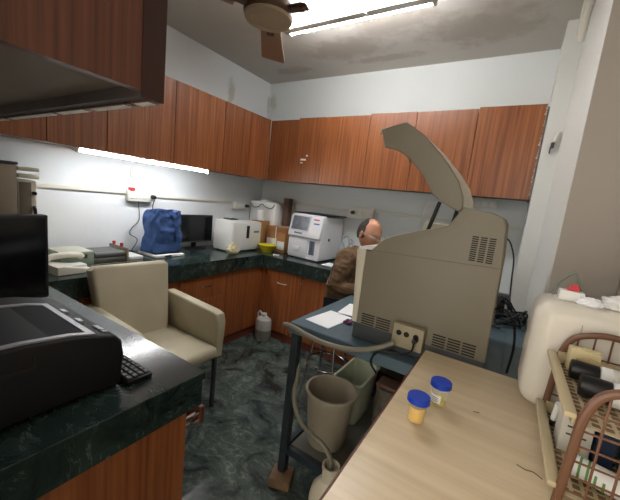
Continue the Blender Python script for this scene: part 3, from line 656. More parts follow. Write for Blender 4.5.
# ------------------------------------------------------------------ big beige analyser
t = thing('biochemistry_analyser', 'large beige analyser with its curved cover raised, on the blue-grey bench', 'machine', (2.46, -1.6, BZ))
Y0, Y1 = -1.86, -1.33
body = [(2.202, .93), (2.180, 1.258), (2.20, 1.272), (2.248, 1.262), (2.277, 1.304), (2.300, 1.322), (2.326, 1.337), (2.403, 1.365), (2.531, 1.406), (2.555, 1.450), (2.573, 1.481), (2.673, 1.469), (2.703, 1.456), (2.717, 1.431), (2.728, 1.282), (2.730, 1.148), (2.735, .93)]
side = [p for p in body]
obj('near_side_panel', MB().prism([(2.222, .931), (2.222, 1.262)]+body[3:], Y0, Y0+.03, 'y', r=.006), M_beige, t, smooth=50)
obj('far_side_panel', MB().prism([(2.222, .931), (2.222, 1.262)]+body[3:], Y1-.03, Y1, 'y', r=.006), M_beige, t, smooth=50)
core = [(2.215, .931), (2.215, 1.255), (2.29, 1.28), (2.40, 1.29), (2.53, 1.33), (2.575, 1.466), (2.67, 1.456), (2.70, 1.44), (2.716, 1.28), (2.72, .931)]
obj('core', MB().prism(core, Y0+.031, Y1-.031, 'y'), M_beigelt, t, smooth=0)
obj('front_cover', MB().prism([(2.197, .931), (2.178, 1.255), (2.188, 1.268), (2.2215, 1.262), (2.2215, .931)], Y0+.004, Y1-.004, 'y', r=.008), M_beigelt, t, smooth=50)
obj('front_ledge', MB().prism([(2.183, 1.268), (2.222, 1.2785), (2.262, 1.285), (2.245, 1.263), (2.20, 1.262)], Y0+.002, Y0+.10, 'y'), M_white, t, smooth=0)
obj('seam', MB().prism([(2.224, 1.2625), (2.7285, 1.2795), (2.7285, 1.2815), (2.224, 1.2645)], Y0-.0008, Y0+.002, 'y'), pm('seam_shadow_gap', srgb(104, 98, 84), .8), t, smooth=0)
obj('base_skirt', MB().box(2.206, 2.732, Y0+.006, Y1-.006, BZ+.0005, .9305, .004), pm('charcoal_base', srgb(66, 70, 72), .5), t)
for k in range(3):
    mb = MB(); x0 = 2.619+.0275*k
    for j in range(12): mb.box(x0, x0+.021, Y0-.0012, Y0+.002, 1.292+j*.0078-.0*k, 1.296+j*.0078, rz=0)
    obj('side_vent', mb, M_slot, t, smooth=0)
for a, b in ((2.245, 2.303), (2.312, 2.372), (2.545, 2.592), (2.600, 2.645), (2.652, 2.697)):
    mb = MB()
    for j in range(5): mb.box(a, b, Y0-.0012, Y0+.002, .938+j*.0105, .943+j*.0105)
    obj('lower_vent', mb, M_slot, t, smooth=0)
# raised cover
lid = [(2.191, 1.776), (2.297, 1.803), (2.337, 1.776), (2.382, 1.746), (2.419, 1.710), (2.482, 1.643), (2.531, 1.578), (2.556, 1.520), (2.562, 1.478), (2.550, 1.462), (2.493, 1.487), (2.441, 1.523), (2.418, 1.560), (2.396, 1.590), (2.334, 1.655), (2.276, 1.690), (2.220, 1.701)]
cv = obj('raised_cover', MB().prism(lid, -1.80, -1.775, 'y', r=.006), M_beige, t, smooth=50)
outer = lid[:9]
inner = [(x-.012, z-.012) for x, z in outer]
obj('cover_skin', MB().prism(outer+inner[::-1], -1.775, -1.43, 'y'), M_beigelt, cv, smooth=60)
obj('cover_far_side', MB().prism(lid, -1.43, -1.41, 'y', r=.004), M_beige, cv, smooth=50)
for xa, za, xb, zb in ((2.442, 1.50, 2.395, 1.30), (2.52, 1.48, 2.50, 1.33)):
    obj('gas_strut', MB().cyl((xa, -1.62, za), (xb, -1.62, zb), .009, seg=12), M_black, t)
obj('clear_guard', MB().prism([(2.37, 1.28), (2.405, 1.50), (2.409, 1.50), (2.374, 1.28)], -1.70, -1.40, 'y'), M_clear, t)
obj('inner_hatch', MB().box(2.36, 2.52, -1.50, -1.40, 1.30, 1.40, .012), M_beigelt, t)
# socket strip on its side
t = thing('socket_strip', 'beige three-socket power board hung at the foot of the big beige analyser', 'socket', (2.46, -1.94, .92))
obj('plate', MB().box(2.398, 2.520, -1.905, -1.868, .905, 1.0, .006), pm('dirty_cream', srgb(156, 146, 118), .5), t)
for x in (2.425, 2.455, 2.492): obj('socket', MB().cyl((x, -1.905, .965), (x, -1.9065, .965), .011, seg=14), M_slot, t)
obj('plug', MB().cyl((2.492, -1.905, .955), (2.492, -1.93, .955), .012, .009, seg=12), M_black, t)
cable('black power cord from the socket strip', [(2.492, -1.925, .955), (2.49, -1.94, .92), (2.46, -1.94, .90), (2.42, -1.94, .89), (2.36, -1.945, .87), (2.34, -1.94, .82), (2.37, -1.94, .78)], .004)
o = obj('hose', MB().tube([(2.42, -1.94, .93), (2.38, -1.955, .905), (2.32, -1.965, .875), (2.24, -1.97, .852), (2.14, -1.97, .842), (2.04, -1.965, .846), (1.96, -1.957, .856), (1.90, -1.945, .850), (1.892, -1.90, .82), (1.91, -1.868, .76), (1.945, -1.868, .68), (1.975, -1.90, .60), (2.00, -1.955, .52), (2.06, -1.985, .45), (2.14, -2.01, .43), (2.21, -2.02, .42), (2.252, -2.022, .38), (2.262, -2.022, .33)], .011, 12), M_hose)
tag(o, 'long grey drain hose looping from the bench into the bottle neck', 'hose')

# ------------------------------------------------------------------ under the bench
def shell(prof_out, th=.004):
    return prof_out
t = thing('waste_bucket', 'round taupe plastic bucket on the lower shelf of the bench', 'bucket', (2.09, -1.735, .2005))
obj('body', MB().lathe((2.09, -1.735, .2005), [(0, 0), (.094, 0), (.098, .006), (.126, .285), (.131, .288), (.134, .283), (.137, .288), (.135, .296), (.124, .297), (.121, .288), (.094, .010), (0, .008)], 40), M_bucket, t)
obj('inner_stain', MB().lathe((2.09, -1.735, .2005), [(.1205, .285), (.112, .19), (.111, .19), (.1195, .285)], 40), M_bucket, t) if False else None
def tub(name, c, w0, d0, w1, d1, z0, z1, mt, par, th=.005):
    mb = MB(); bm_ = bmesh.new(); rings = []
    for (w, d, z) in ((w0, d0, z0), (w1, d1, z1), (w1+.008, d1+.008, z1+.001), (w1+.008, d1+.008, z1+.006), (w1-th, d1-th, z1+.006), (w0-th, d0-th, z0+th)):
        pts = []
        for (sx, sy, a0) in ((1, 1, 0), (-1, 1, 90), (-1, -1, 180), (1, -1, 270)):
            for q in range(5):
                a = math.radians(a0+q*22.5); r = .03
                pts.append(bm_.verts.new((c[0]+sx*(w-r)+r*math.cos(a), c[1]+sy*(d-r)+r*math.sin(a), z)))
        rings.append(pts)
    n = len(rings[0])
    for A, B in zip(rings, rings[1:]):
        for i in range(n): bm_.faces.new((A[i], A[(i+1) % n], B[(i+1) % n], B[i]))
    bm_.faces.new(rings[0][::-1]); bm_.faces.new(rings[-1]); bmesh.ops.recalc_face_normals(bm_, faces=bm_.faces)
    mb._merge(bm_); return obj(name, mb, mt, par)
t = thing('plastic_tub', 'cloudy greenish rectangular plastic tub behind the round bucket', 'tub', (2.10, -1.42, .2005))
tub('body', (2.10, -1.42), .065, .12, .085, .155, .2005, .46, M_cloudy, t)
t = thing('wrapped_jar', 'plastic-wrapped jar with a brown lid beside the cloudy tub', 'jar', (2.30, -1.42, .2005))
obj('body', MB().lathe((2.30, -1.42, .2005), [(0, 0), (.06, 0), (.072, .02), (.075, .12), (.068, .2), (.072, .25), (0, .25)], 20), pm('wrap_grey', srgb(120, 112, 98), .3, noise_amt=.5, nscale=20, bump=.8, bscale=30), t)
obj('lid', MB().box(2.235, 2.365, -1.475, -1.365, .4515, .475, .01), pm('brown_lid', srgb(104, 76, 60), .5), t)
t = thing('red_box', 'dull red box on the lower shelf beyond the wrapped jar', 'box', (2.44, -1.2, .2005))
obj('body', MB().box(2.34, 2.56, -1.30, -1.08, .2005, .50, .006), pm('dull_red', srgb(110, 52, 44), .6), t)
obj('lid', MB().box(2.335, 2.565, -1.305, -1.075, .5005, .52, .004), pm('dull_red_lid', srgb(124, 60, 50), .6), t)
t = thing('drain_bottle', 'cream plastic bottle on the floor receiving the grey hose', 'bottle', (2.262, -2.022, 0))
obj('body', MB().lathe((2.262, -2.022, 0), [(0, 0), (.07, 0), (.078, .01), (.078, .20), (.07, .24), (.045, .275), (.034, .285), (.034, .335), (.038, .338), (.038, .352), (.030, .352), (.028, .285), (0, .27)], 32), M_milky, t)
o = bpy.data.objects.get('hose')
# chrome stool
t = thing('stool', 'chrome round stool with a ring footrest under the seated man', 'stool', (1.765, -1.17, 0))
obj('seat', MB().lathe((1.765, -1.17, 0), [(0, .50), (.15, .50), (.165, .51), (.165, .535), (.15, .548), (0, .55)], 32), M_dkgrey, t)
obj('foot_ring', MB().tube([(1.765+.145*math.cos(a*PI/8), -1.17+.145*math.sin(a*PI/8), .30) for a in range(16)], .009, 10, closed=True), M_chrome, t)
for a in (45, 135, 225, 315):
    c_, s_ = math.cos(math.radians(a)), math.sin(math.radians(a))
    obj('leg', MB().cyl((1.765+.19*c_, -1.17+.19*s_, .0), (1.765+.11*c_, -1.17+.11*s_, .50), .010, seg=12), M_chrome, t)

# ------------------------------------------------------------------ pale wooden table, cups
TZ = .93
t = thing('wooden_table', 'table with a pale wood-grain top in the near right foreground', 'table', (2.82, -2.38, 0))
obj('tabletop', MB().box(2.535, 3.115, -2.90, -1.905, TZ-.025, TZ, .002, 1), M_tablewood, t)
obj('edge_band', MB().box(2.531, 2.5345, -2.90, -1.905, TZ-.025, TZ-.001).box(2.535, 3.115, -1.9045, -1.901, TZ-.025, TZ-.001), pm('maroon_edge', srgb(96, 50, 44), .5), t, smooth=0)
for x, y in ((2.57, -1.965), (3.08, -1.965), (2.57, -2.86), (3.08, -2.86)):
    obj('leg', MB().box(x-.022, x+.022, y-.022, y+.022, 0, TZ-.0255), M_leg, t)
o = obj('scratch_marks', MB().tube([(2.83, -2.36, TZ+.0002), (2.845, -2.365, TZ+.0002), (2.86, -2.362, TZ+.0002), (2.875, -2.372, TZ+.0002)], .0012, 4).tube([(2.73, -2.215, TZ+.0002), (2.745, -2.21, TZ+.0002)], .0014, 4), pm('scratch_brown', srgb(92, 78, 60), .8), t)
def cup(label, x, y, fill, mt, lab=False):
    t = thing('sample_cup', label, 'container', (x, y, TZ+.0005), 0, 'urine sample cups')
    k = 1.08
    obj('cup', MB().lathe((x, y, TZ+.0005), [(0, 0), (.0165*k, 0), (.018*k, .002), (.0215*k, .052*k), (.0203*k, .052*k), (.0168*k, .003), (0, .002)], 28), M_clear, t)
    obj('liquid', MB().lathe((x, y, TZ+.0005), [(0, .0025), (.0164*k, .0028), (.0166*k+fill*.0028, fill*.052*k), (0, fill*.052*k)], 28), mt, t)
    obj('lid', MB().lathe((x, y, TZ+.0005), [(0, .063*k), (.0235*k, .063*k), (.0252*k, .061*k), (.0256*k, .049*k), (.0240*k, .048*k), (.0, .0535*k)], 36), M_navy, t)
    if lab:
        b = MB(); b.grid(lambda u, v: (x+.0208*k*math.cos(PI+u*1.9), y+.0208*k*math.sin(PI+u*1.9), TZ+.012+v*.022), 12, 2); obj('paper_label', b, M_paper, t)
        b = MB()
        for j in range(3): b.grid(lambda u, v: (x+.0211*k*math.cos(PI+.2+u*1.4), y+.0211*k*math.sin(PI+.2+u*1.4), TZ+.016+j*.005+v*.0015), 10, 1)
        obj('label_lines', b, M_slot, t)
    return t
cup('blue-lidded sample cup of amber liquid, nearer the table edge', 2.612, -2.362, .72, M_urine)
cup('blue-lidded sample cup with a paper label and a little pale yellow liquid', 2.644, -2.245, .3, M_urine2, True)

# ------------------------------------------------------------------ white canister with things on it
t = thing('white_canister', 'big white plastic canister standing on the pale wooden table against the right wall', 'canister', (2.97, -1.99, TZ))
M_can = pm('canister_white', srgb(228, 222, 208), .36, noise_amt=.06, nscale=4)
obj('body', MB().box(2.828, 3.108, -2.078, -1.885, TZ+.0005, 1.243, .045, 5), M_can, t, smooth=60)
obj('seam_line', MB().box(2.931, 2.933, -2.0795, -2.0775, TZ+.05, 1.20), pm('seam_grey', srgb(176, 168, 150), .5), t, smooth=0)
obj('embossed_mark', MB().box(2.8268, 2.8285, -1.96, -1.925, 1.05, 1.10), pm('mark_grey', srgb(180, 174, 160), .5), t, smooth=0)
t = thing('white_carton', 'small white box with a red tag and green cord on top of the white canister', 'box', (2.915, -1.99, 1.2445))
obj('body', MB().box(2.878, 2.935, -2.01, -1.975, 1.2435, 1.272, .003), M_white, t)
obj('red_tag', MB().prism([(2.895, 1.2725), (2.925, 1.2725), (2.918, 1.29), (2.903, 1.288)], -1.995, -1.985, 'y'), M_red, t)
obj('cord', MB().tube([(2.868, -1.97, 1.248), (2.878, -1.965, 1.285), (2.905, -1.965, 1.318), (2.918, -1.967, 1.305), (2.934, -1.97, 1.27), (2.955, -1.975, 1.249)], .0035, 8), pm('green_cord', srgb(110, 120, 104), .6), t)
def lump(c, r, seed, sq=1, mt=None):
    mb = MB(); b = bmesh.new(); bmesh.ops.create_icosphere(b, subdivisions=4, radius=1)
    for v in b.verts:
        n = noise.noise(v.co*2.2+Vector((seed, 0, 0)))*.3+noise.noise(v.co*6+Vector((seed, 3, 0)))*.1
        v.co = Vector((v.co.x*r[0]*(1+n), v.co.y*r[1]*(1+n), max(0, v.co.z*.7+.3)*r[2]*(1+n)))
    mb._merge(b, 0, Matrix.Translation(c)); return mb
o = obj('tissue', lump((2.945, -2.022, 1.2435), (.028, .018, .022), 3), M_paper); tag(o, 'crumpled white tissue beside the small box on the canister', 'tissue')
o = obj('plastic_bag', lump((3.03, -1.985, 1.2435), (.062, .05, .034), 9), M_white); tag(o, 'flat white plastic bag lying on top of the canister at the right edge', 'bag')

# ------------------------------------------------------------------ two-tier rack with bottles
t = thing('desk_rack', 'two-tier plastic rack with brown arched ends and beige trays at the right edge', 'rack', (2.98, -2.28, TZ))
RY0, RY1 = -2.44, -2.11
for y in (RY1, RY0):
    x0, x1 = 2.893, 3.085
    pts = [(x0-.005, y, TZ+.008), (x0, y, 1.05), (x0+.004, y, 1.12), (x0+.022, y, 1.168), (x0+.06, y, 1.188), ((x0+x1)/2, y, 1.193), (x1-.06, y, 1.188), (x1-.022, y, 1.168), (x1-.004, y, 1.12), (x1, y, 1.05), (x1+.005, y, TZ+.008)]
    e_ = obj('arched_end', MB().tube(pts, .008, 10), M_brown, t)
    g = MB()
    for z in (.975, 1.005, 1.035, 1.065, 1.095, 1.13): g.cyl((x0+.004, y, z), (x1-.004, y, z), .0022, seg=6)
    for k in range(1, 6): g.cyl((x0+k*(x1-x0)/6, y, .96), (x0+k*(x1-x0)/6, y, 1.186), .0022, seg=6)
    obj('grille', g, M_brown, e_)
for z in (.958, 1.10):
    b = MB()
    b.box(2.888, 3.09, RY0+.012, RY1-.012, z-.002, z, 0)
    tr = obj('tray', b, M_tan, t)
    hs = MB()
    for i in range(10):
        for j in range(16): hs.box(2.897+i*.019, 2.909+i*.019, RY0+.022+j*.0187, RY0+.034+j*.0187, z+.0001, z+.0006)
    obj('perforation', hs, pm('tray_hole', srgb(112, 88, 62), .8), tr, smooth=0)
    rl = MB().box(2.868, 2.888, RY0-.004, RY1+.004, z+.012, z+.024, .004)
    rl.box(2.884, 2.889, RY0+.01, RY1-.01, z-.004, z+.020)
    obj('tray_rail', rl, M_tan, tr)
    obj('tray_back_lip', MB().box(3.088, 3.092, RY0+.01, RY1-.01, z-.004, z+.03).box(2.889, 3.088, RY1-.016, RY1-.012, z-.002, z+.03), M_tan, tr)
def lying_bottle(label, p, d, L, r, body_mt, cap_mt, grp, capL):
    p = Vector(p); d = Vector(d).normalized()
    t = thing('bottle', label, 'bottle', p, 0, grp)
    obj('cap', MB().cyl(p, p+d*capL, r*.92, seg=24, bevel=.002), cap_mt, t)
    obj('body', MB().cyl(p+d*(capL+.0005), p+d*L, r, seg=28, bevel=.004), body_mt, t)
    obj('label_print', MB().cyl(p+d*(capL+.02), p+d*(L-.012), r+.0006, seg=28), pm('label_'+str(len(MATS)), srgb(226, 224, 214), .5, noise_amt=.35, nscale=70), t)
    return t
Gb = 'black-capped bottles lying in the top tray'
lying_bottle('black-capped white bottle lying in the upper tray, farther from the camera', (2.903, -2.215, 1.1255), (1, -.06, 0), .16, .0235, M_white, M_black, Gb, .05)
lying_bottle('black-capped white bottle lying in the upper tray, nearer the camera', (2.908, -2.30, 1.1265), (1, -.1, 0), .16, .0245, M_white, M_black, Gb, .05)
o = obj('cream_box', MB().box(2.905, 2.965, -2.165, -2.13, 1.1005, 1.158, .004).cyl((2.94, -2.147, 1.158), (2.94, -2.147, 1.161), .008, seg=12), pm('cream_carton', srgb(206, 192, 148), .55)); tag(o, 'small cream box standing at the far end of the upper tray', 'box')
o = obj('manila_card', MB().prism([(2.905, 1.1005), (3.05, 1.1005), (3.06, 1.125), (2.94, 1.150), (2.915, 1.145)], -2.192, -2.188, 'y'), pm('manila', srgb(178, 158, 112), .6)); tag(o, 'tan card standing behind the black-capped bottles', 'card')
o = obj('white_jar', MB().lathe((3.0, -2.375, 1.1005), [(0, 0), (.022, 0), (.023, .004), (.021, .05), (.018, .056), (0, .058)], 24), M_white); tag(o, 'short white jar standing in the near end of the upper tray', 'jar')
t = thing('medicine_box', 'white and blue medicine carton standing in the lower tray', 'box', (2.935, -2.25, .9585))
obj('body', MB().box(2.90, 2.955, -2.285, -2.225, .9585, 1.072, .001, 1), pm('carton_white', srgb(206, 202, 190), .5), t)
obj('blue_square', MB().box(2.8995, 2.9, -2.262, -2.248, 1.045, 1.06).box(2.906, 2.922, -2.2855, -2.285, 1.04, 1.06), M_navy, t)
obj('print_lines', MB().box(2.91, 2.945, -2.2856, -2.285, 1.018, 1.022).box(2.91, 2.945, -2.2856, -2.285, 1.0, 1.004), M_dkgrey, t)
obj('orange_mark', MB().box(2.925, 2.94, -2.2856, -2.285, .97, .985), pm('orange_ink', srgb(206, 150, 70), .5), t)
t = thing('marker_tube', 'slim white tube with a dark cap leaning beside the medicine carton', 'tube', (2.893, -2.21, .97))
obj('body', MB().cyl((2.8975, -2.205, .985), (2.8975, -2.225, 1.035), .0065, seg=14), M_white, t)
obj('cap', MB().cyl((2.8975, -2.2046, .984), (2.8975, -2.198, .966), .0062, .005, seg=14), M_black, t)
for x, y, h, mt, lb in ((2.975, -2.27, .115, pm('dark_blue_card', srgb(34, 48, 74), .5), 'dark blue carton in the lower tray beside the medicine carton'), (3.02, -2.28, .11, M_teal, 'teal carton in the lower tray between the two dark cartons'), (3.06, -2.25, .105, pm('dark_green_card', srgb(40, 70, 66), .5), 'dark green carton at the wall side of the lower tray')):
    o = obj('carton', MB().box(x-.016, x+.016, y-.025, y+.025, .9585, .9585+h, .001, 1), mt); tag(o, lb, 'box', 'cartons in the lower tray')
t = thing('bottle', 'white bottle with green stripes lying in the near end of the lower tray', 'bottle', (2.94, -2.37, .98))
obj('body', MB().cyl((2.912, -2.36, .982), (3.0, -2.385, .985), .021, seg=24, bevel=.006), M_white, t)
st = MB()
for k in range(4): st.cyl((2.925+k*.012, -2.3637-k*.0034, .9825), (2.929+k*.012, -2.3648-k*.0034, .9826), .0214, seg=24)
obj('green_stripe', st, pm('green_ink', srgb(90, 140, 70), .5), t)
o = obj('yellow_carton', MB().box(3.02, 3.07, -2.39, -2.34, .9585, 1.03, .002, 1), M_yellow); tag(o, 'yellow carton at the near wall-side end of the lower tray', 'box', 'cartons in the lower tray')

# ------------------------------------------------------------------ cables and adaptor on the bench by the right wall
random.seed(3)
tg = MB()
for k in range(6):
    pts = []
    a0 = random.uniform(0, 6)
    cx, cy = 2.80+random.uniform(-.03, .03), -.92+random.uniform(-.15, .12)
    for q in range(9):
        a = a0+q*.9
        pts.append((min(2.888, cx+math.cos(a)*random.uniform(.04, .12)), cy+math.sin(a)*random.uniform(.05, .16), BZ+.01+.07*random.random()*(q % 3)))
    tg.tube(pts, .006, 6)
tag(obj('cable_tangle', tg, M_black), 'tangle of black cables heaped on the bench by the pillar', 'cable', None, 'stuff')
cable('black cord hanging down the wall behind the beige analyser', [(2.70, -.03, 1.32), (2.74, -.10, 1.28), (2.78, -.3, 1.18), (2.79, -.5, 1.05), (2.80, -.68, .94), (2.82, -.75, .90)], .006)
cable('black cord arching from the beige analyser down to the bench', [(2.733, -1.70, 1.10), (2.765, -1.72, 1.11), (2.80, -1.73, 1.07), (2.815, -1.74, .98), (2.81, -1.74, .873)], .005)
t = thing('power_adapter', 'black power adapter with a white label in the cable tangle on the bench', 'adapter', (2.78, -.72, BZ+.001))
obj('body', MB().box(2.70, 2.80, -.86, -.72, BZ+.001, BZ+.12, .01), M_black, t)
obj('label_sticker', MB().box(2.775, 2.79, -.8615, -.8602, BZ+.04, BZ+.11), M_paper, t)

# ------------------------------------------------------------------ the seated man
def skin_mesh(verts, edges, radii, root=0, sub=2):
    me = bpy.data.meshes.new('sk'); me.from_pydata([Vector(v) for v in verts], edges, [])
    o = bpy.data.objects.new('sk', me); COL.objects.link(o)
    md = o.modifiers.new('s', 'SKIN'); md.use_smooth_shade = True
    for i, r in enumerate(radii):
        r = (r, r) if not isinstance(r, tuple) else r
        me.skin_vertices[0].data[i].radius = r; me.skin_vertices[0].data[i].use_root = (i == root)
    sb = o.modifiers.new('b', 'SUBSURF'); sb.levels = sub; sb.render_levels = sub
    dg = bpy.context.evaluated_depsgraph_get(); ev = bpy.data.meshes.new_from_object(o.evaluated_get(dg))
    bpy.data.objects.remove(o); return ev
def remesh(parts, vox):
    bm = bmesh.new()
    for p in parts: bm.from_mesh(p)
    me = bpy.data.meshes.new('rm'); bm.to_mesh(me); bm.free()
    o = bpy.data.objects.new('rm', me); COL.objects.link(o)
    md = o.modifiers.new('r', 'REMESH'); md.mode = 'VOXEL'; md.voxel_size = vox
    sm = o.modifiers.new('m', 'SMOOTH'); sm.factor = .5; sm.iterations = 3
    dg = bpy.context.evaluated_depsgraph_get(); ev = bpy.data.meshes.new_from_object(o.evaluated_get(dg))
    bpy.data.objects.remove(o)
    b = bmesh.new(); b.from_mesh(ev); b.verts.ensure_lookup_table(); seen = set(); comps = []
    for v in b.verts:
        if v.index in seen: continue
        st = [v]; seen.add(v.index); c = []
        while st:
            x = st.pop(); c.append(x)
            for e in x.link_edges:
                y = e.other_vert(x)
                if y.index not in seen: seen.add(y.index); st.append(y)
        comps.append(c)
    comps.sort(key=len)
    for c in comps[:-1]: bmesh.ops.delete(b, geom=c, context='VERTS')
    b.to_mesh(ev); b.free(); return ev
HC = Vector((1.845, -.885, 1.245))                      # head centre
HR = Matrix.Translation(HC) @ Matrix.Rotation(math.radians(-20), 4, 'Z') @ Matrix.Rotation(math.radians(16), 4, 'Y')   # faces +x, looks down
def head_mesh():
    b = bmesh.new(); bmesh.ops.create_uvsphere(b, u_segments=64, v_segments=48, radius=1)
    def g(p, c, s): d = (p-Vector(c)); return math.exp(-((d.x/s[0])**2+(d.y/s[1])**2+(d.z/s[2])**2))
    for v in b.verts:
        n = v.co.copy(); p = Vector((n.x*.098, n.y*.077, n.z*.118))
        if p.z < 0: p.y *= 1-.35*(-n.z)**1.5; p.x *= 1-.12*(-n.z)      # jaw
        if n.x < 0 and n.z < -.2: p.x *= 1-.45*(-n.z-.2)
        if n.x > .3: p.x += .006*max(0, -n.z)
        q = n
        p.x += .030*g(q, (1, 0, -.22), (.5, .13, .16))                   # nose tip
        p.x += .014*g(q, (1, 0, .02), (.5, .12, .22))                    # nose bridge
        p.x += .006*g(q, (1, 0, .24), (.5, .6, .10))                     # brow
        for s_ in (1, -1):
            p.x -= .010*g(q, (.93, .36*s_, .08), (.4, .2, .12))          # eye sockets
            p.y += s_*.006*g(q, (.75, .6*s_, -.18), (.4, .3, .2))        # cheekbones
        p.x += .008*g(q, (.95, 0, -.48), (.4, .28, .05)); p.x += .007*g(q, (.9, 0, -.60), (.4, .25, .05)); p.x -= .004*g(q, (.95, 0, -.54), (.4, .3, .02))
        p.x += .012*g(q, (.7, 0, -.85), (.4, .3, .15))                   # chin
        v.co = p
    for s_ in (1, -1):                                                    # ears
        e = bmesh.new(); bmesh.ops.create_uvsphere(e, u_segments=20, v_segments=14, radius=1)
        for v in e.verts:
            rr = math.hypot(v.co.x, v.co.z)
            v.co = Vector((v.co.x*.019, v.co.y*.008*(1 if rr > .6 else .45), v.co.z*.032*(1-.15*(v.co.z < 0))))
        M_ = Matrix.Translation((-.008, s_*.082, -.008)) @ Matrix.Rotation(math.radians(22*s_), 4, 'Z')
        bmesh.ops.transform(e, matrix=M_, verts=e.verts); me = bpy.data.meshes.new('e'); e.to_mesh(me); e.free(); b.from_mesh(me)
    bmesh.ops.transform(b, matrix=HR, verts=b.verts)
    me = bpy.data.meshes.new('head'); b.to_mesh(me); b.free(); return me
# skeleton (world coordinates)
PEL = (1.80, -1.06, .705)
SK = {'pel': PEL, 'w': (1.79, -1.04, .84), 'ch': (1.80, -1.0, 1.0), 'nk': (1.815, -.95, 1.10), 'nk2': (1.83, -.915, 1.16), 'hd': (1.835, -.895, 1.21)}
sR, sL = (1.81, -1.15, 1.075), (1.84, -.82, 1.075)    # right shoulder is nearer the camera
eR, eL = (1.795, -1.225, .875), (1.88, -.77, .86)
wR, wL = (2.00, -1.19, .900), (2.06, -.86, .900)
hipR, hipL = (1.83, -1.15, .68), (1.83, -.97, .68)
kR, kL = (2.11, -1.20, .64), (2.11, -.98, .64)
aR, aL = (2.06, -1.18, .27), (2.06, -.98, .27)
fR, fL = (2.18, -1.18, .235), (2.18, -.98, .235)
V = [PEL, SK['w'], SK['ch'], SK['nk'], SK['nk2'], SK['hd'], sR, eR, wR, sL, eL, wL, hipR, kR, aR, fR, hipL, kL, aL, fL]
E_ = [(0, 1), (1, 2), (2, 3), (3, 4), (4, 5), (2, 6), (6, 7), (7, 8), (2, 9), (9, 10), (10, 11), (0, 12), (12, 13), (13, 14), (14, 15), (0, 16), (16, 17), (17, 18), (18, 19)]
Rr = [.13, .12, .13, .058, .052, .05, .058, .042, .026, .058, .042, .026, .082, .056, .036, .034, .082, .056, .036, .034]
parts = [skin_mesh(V, E_, Rr), head_mesh()]
def hand(w, s_):
    out = []; w = Vector(w)
    palm = skin_mesh([w, w+Vector((.045, 0, -.005)), w+Vector((.085, 0, -.010))], [(0, 1), (1, 2)], [(.024, .018), (.038, .014), (.040, .013)], 0, 2); out.append(palm)
    for i, L in enumerate((.068, .078, .072, .056)):
        o_ = Vector((.075, (i-1.5)*.020*s_, -.010)); a = w+o_
        out.append(skin_mesh([a, a+Vector((L*.45, 0, .004)), a+Vector((L*.78, 0, -.008)), a+Vector((L, 0, -.022))], [(0, 1), (1, 2), (2, 3)], [.0095, .009, .008, .007], 0, 2))
    a = w+Vector((.02, -.022*s_, -.004))
    out.append(skin_mesh([a, a+Vector((.028, -.024*s_, -.006)), a+Vector((.058, -.034*s_, -.012))], [(0, 1), (1, 2)], [.012, .0105, .009], 0, 2))
    return out
parts += hand(wR, 1)+hand(wL, -1)
man = thing('person', 'seated balding man in a brown jacket looking down at the bench, facing right', 'person', (1.80, -1.06, .552))
def add_mesh(name, me, mt, par):
    me.transform(root_of(par).inverted()); return link(name, me, mt, par, 60)
add_mesh('body', remesh(parts, .0055), M_skin, man)
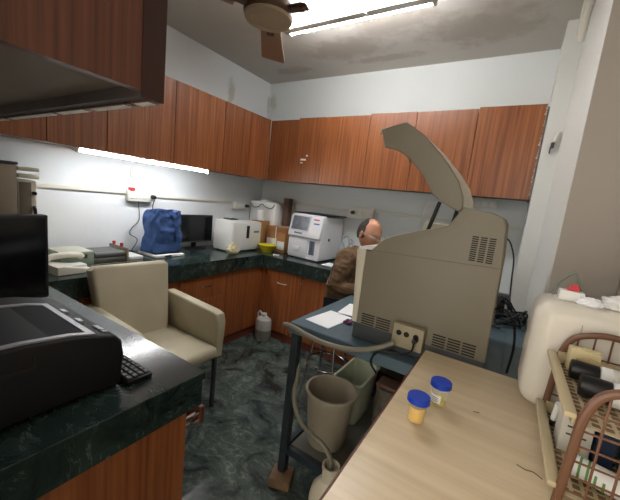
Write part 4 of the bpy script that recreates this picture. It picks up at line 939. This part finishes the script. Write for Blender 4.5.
# jacket
cv_ = [PEL, SK['w'], SK['ch'], (1.815, -.96, 1.10), (1.822, -.935, 1.145), sR, eR, (1.965, -1.198, .893), sL, eL, (2.02, -.85, .89), (1.80, -1.06, .67)]
ce = [(0, 1), (1, 2), (2, 3), (3, 4), (2, 5), (5, 6), (6, 7), (2, 8), (8, 9), (9, 10), (0, 11)]
jk = skin_mesh(cv_, ce, [.155, .155, .158, .095, .068, .078, .062, .046, .078, .062, .046, .15], 0, 3)
jk = remesh([jk], .008)
for v in jk.vertices:
    p = v.co
    n = noise.noise(Vector((p.x*9, p.y*9, p.z*20)))*.009+(.5-abs(noise.noise(Vector((p.x*14+p.z*12, p.y*14, p.z*34)))))*.011-.004
    v.co = p+v.normal*n
add_mesh('jacket', jk, M_jacket, man)
tr = skin_mesh([PEL, hipR, kR, (2.065, -1.18, .30), hipL, kL, (2.065, -.98, .30)], [(0, 1), (1, 2), (2, 3), (0, 4), (4, 5), (5, 6)], [.135, .098, .072, .056, .098, .072, .056], 0, 2)
add_mesh('trousers', tr, M_trouser, man)
for f, a in ((fR, aR), (fL, aL)):
    add_mesh('shoe', skin_mesh([(a[0]-.03, a[1], .245), (a[0]+.06, a[1], .24), (a[0]+.17, a[1], .236)], [(0, 1), (1, 2)], [.042, .040, .036], 0, 2), M_shoe, man)
# hair: band round the back and sides, thin on top
hb = bmesh.new(); bmesh.ops.create_uvsphere(hb, u_segments=64, v_segments=48, radius=1)
dele = []
for v in hb.verts:
    n = v.co.copy()
    lim = .42-1.0*max(0, -n.x-.1)-.0*n.y
    front = n.x > .20 - .25*max(0, n.z) or n.z < -.42+ .25*max(0, n.x+.5)
    top_bald = n.z > .84+(-n.x)*.35
    if front or top_bald: dele.append(v)
    p = Vector((n.x*.103, n.y*.083, n.z*.122)); 
    if n.x < 0 and n.z < -.2: p.x *= 1-.40*(-n.z-.2)
    p += n*noise.noise(n*9)*.004; v.co = p
bmesh.ops.delete(hb, geom=dele, context='VERTS')
bmesh.ops.solidify(hb, geom=list(hb.faces), thickness=.006)
bmesh.ops.transform(hb, matrix=HR, verts=hb.verts)
me = bpy.data.meshes.new('hair'); hb.to_mesh(me); hb.free(); add_mesh('hair', me, M_hair, man)
g = MB()
for s_ in (1, -1):
    g.tube([HR @ Vector((.108+.004*math.cos(a*PI/6), s_*.034+.024*math.cos(a*PI/6), .008+.018*math.sin(a*PI/6))) for a in range(12)], .0016, 6, closed=True)
    g.tube([HR @ Vector(q) for q in ((.106, s_*.058, .014), (.06, s_*.080, .016), (-.005, s_*.088, .014), (-.022, s_*.088, -.004))], .0015, 6)
g.tube([HR @ Vector(q) for q in ((.112, -.010, .012), (.118, 0, .016), (.112, .010, .012))], .0016, 6)
obj('glasses', g, M_steel, man)
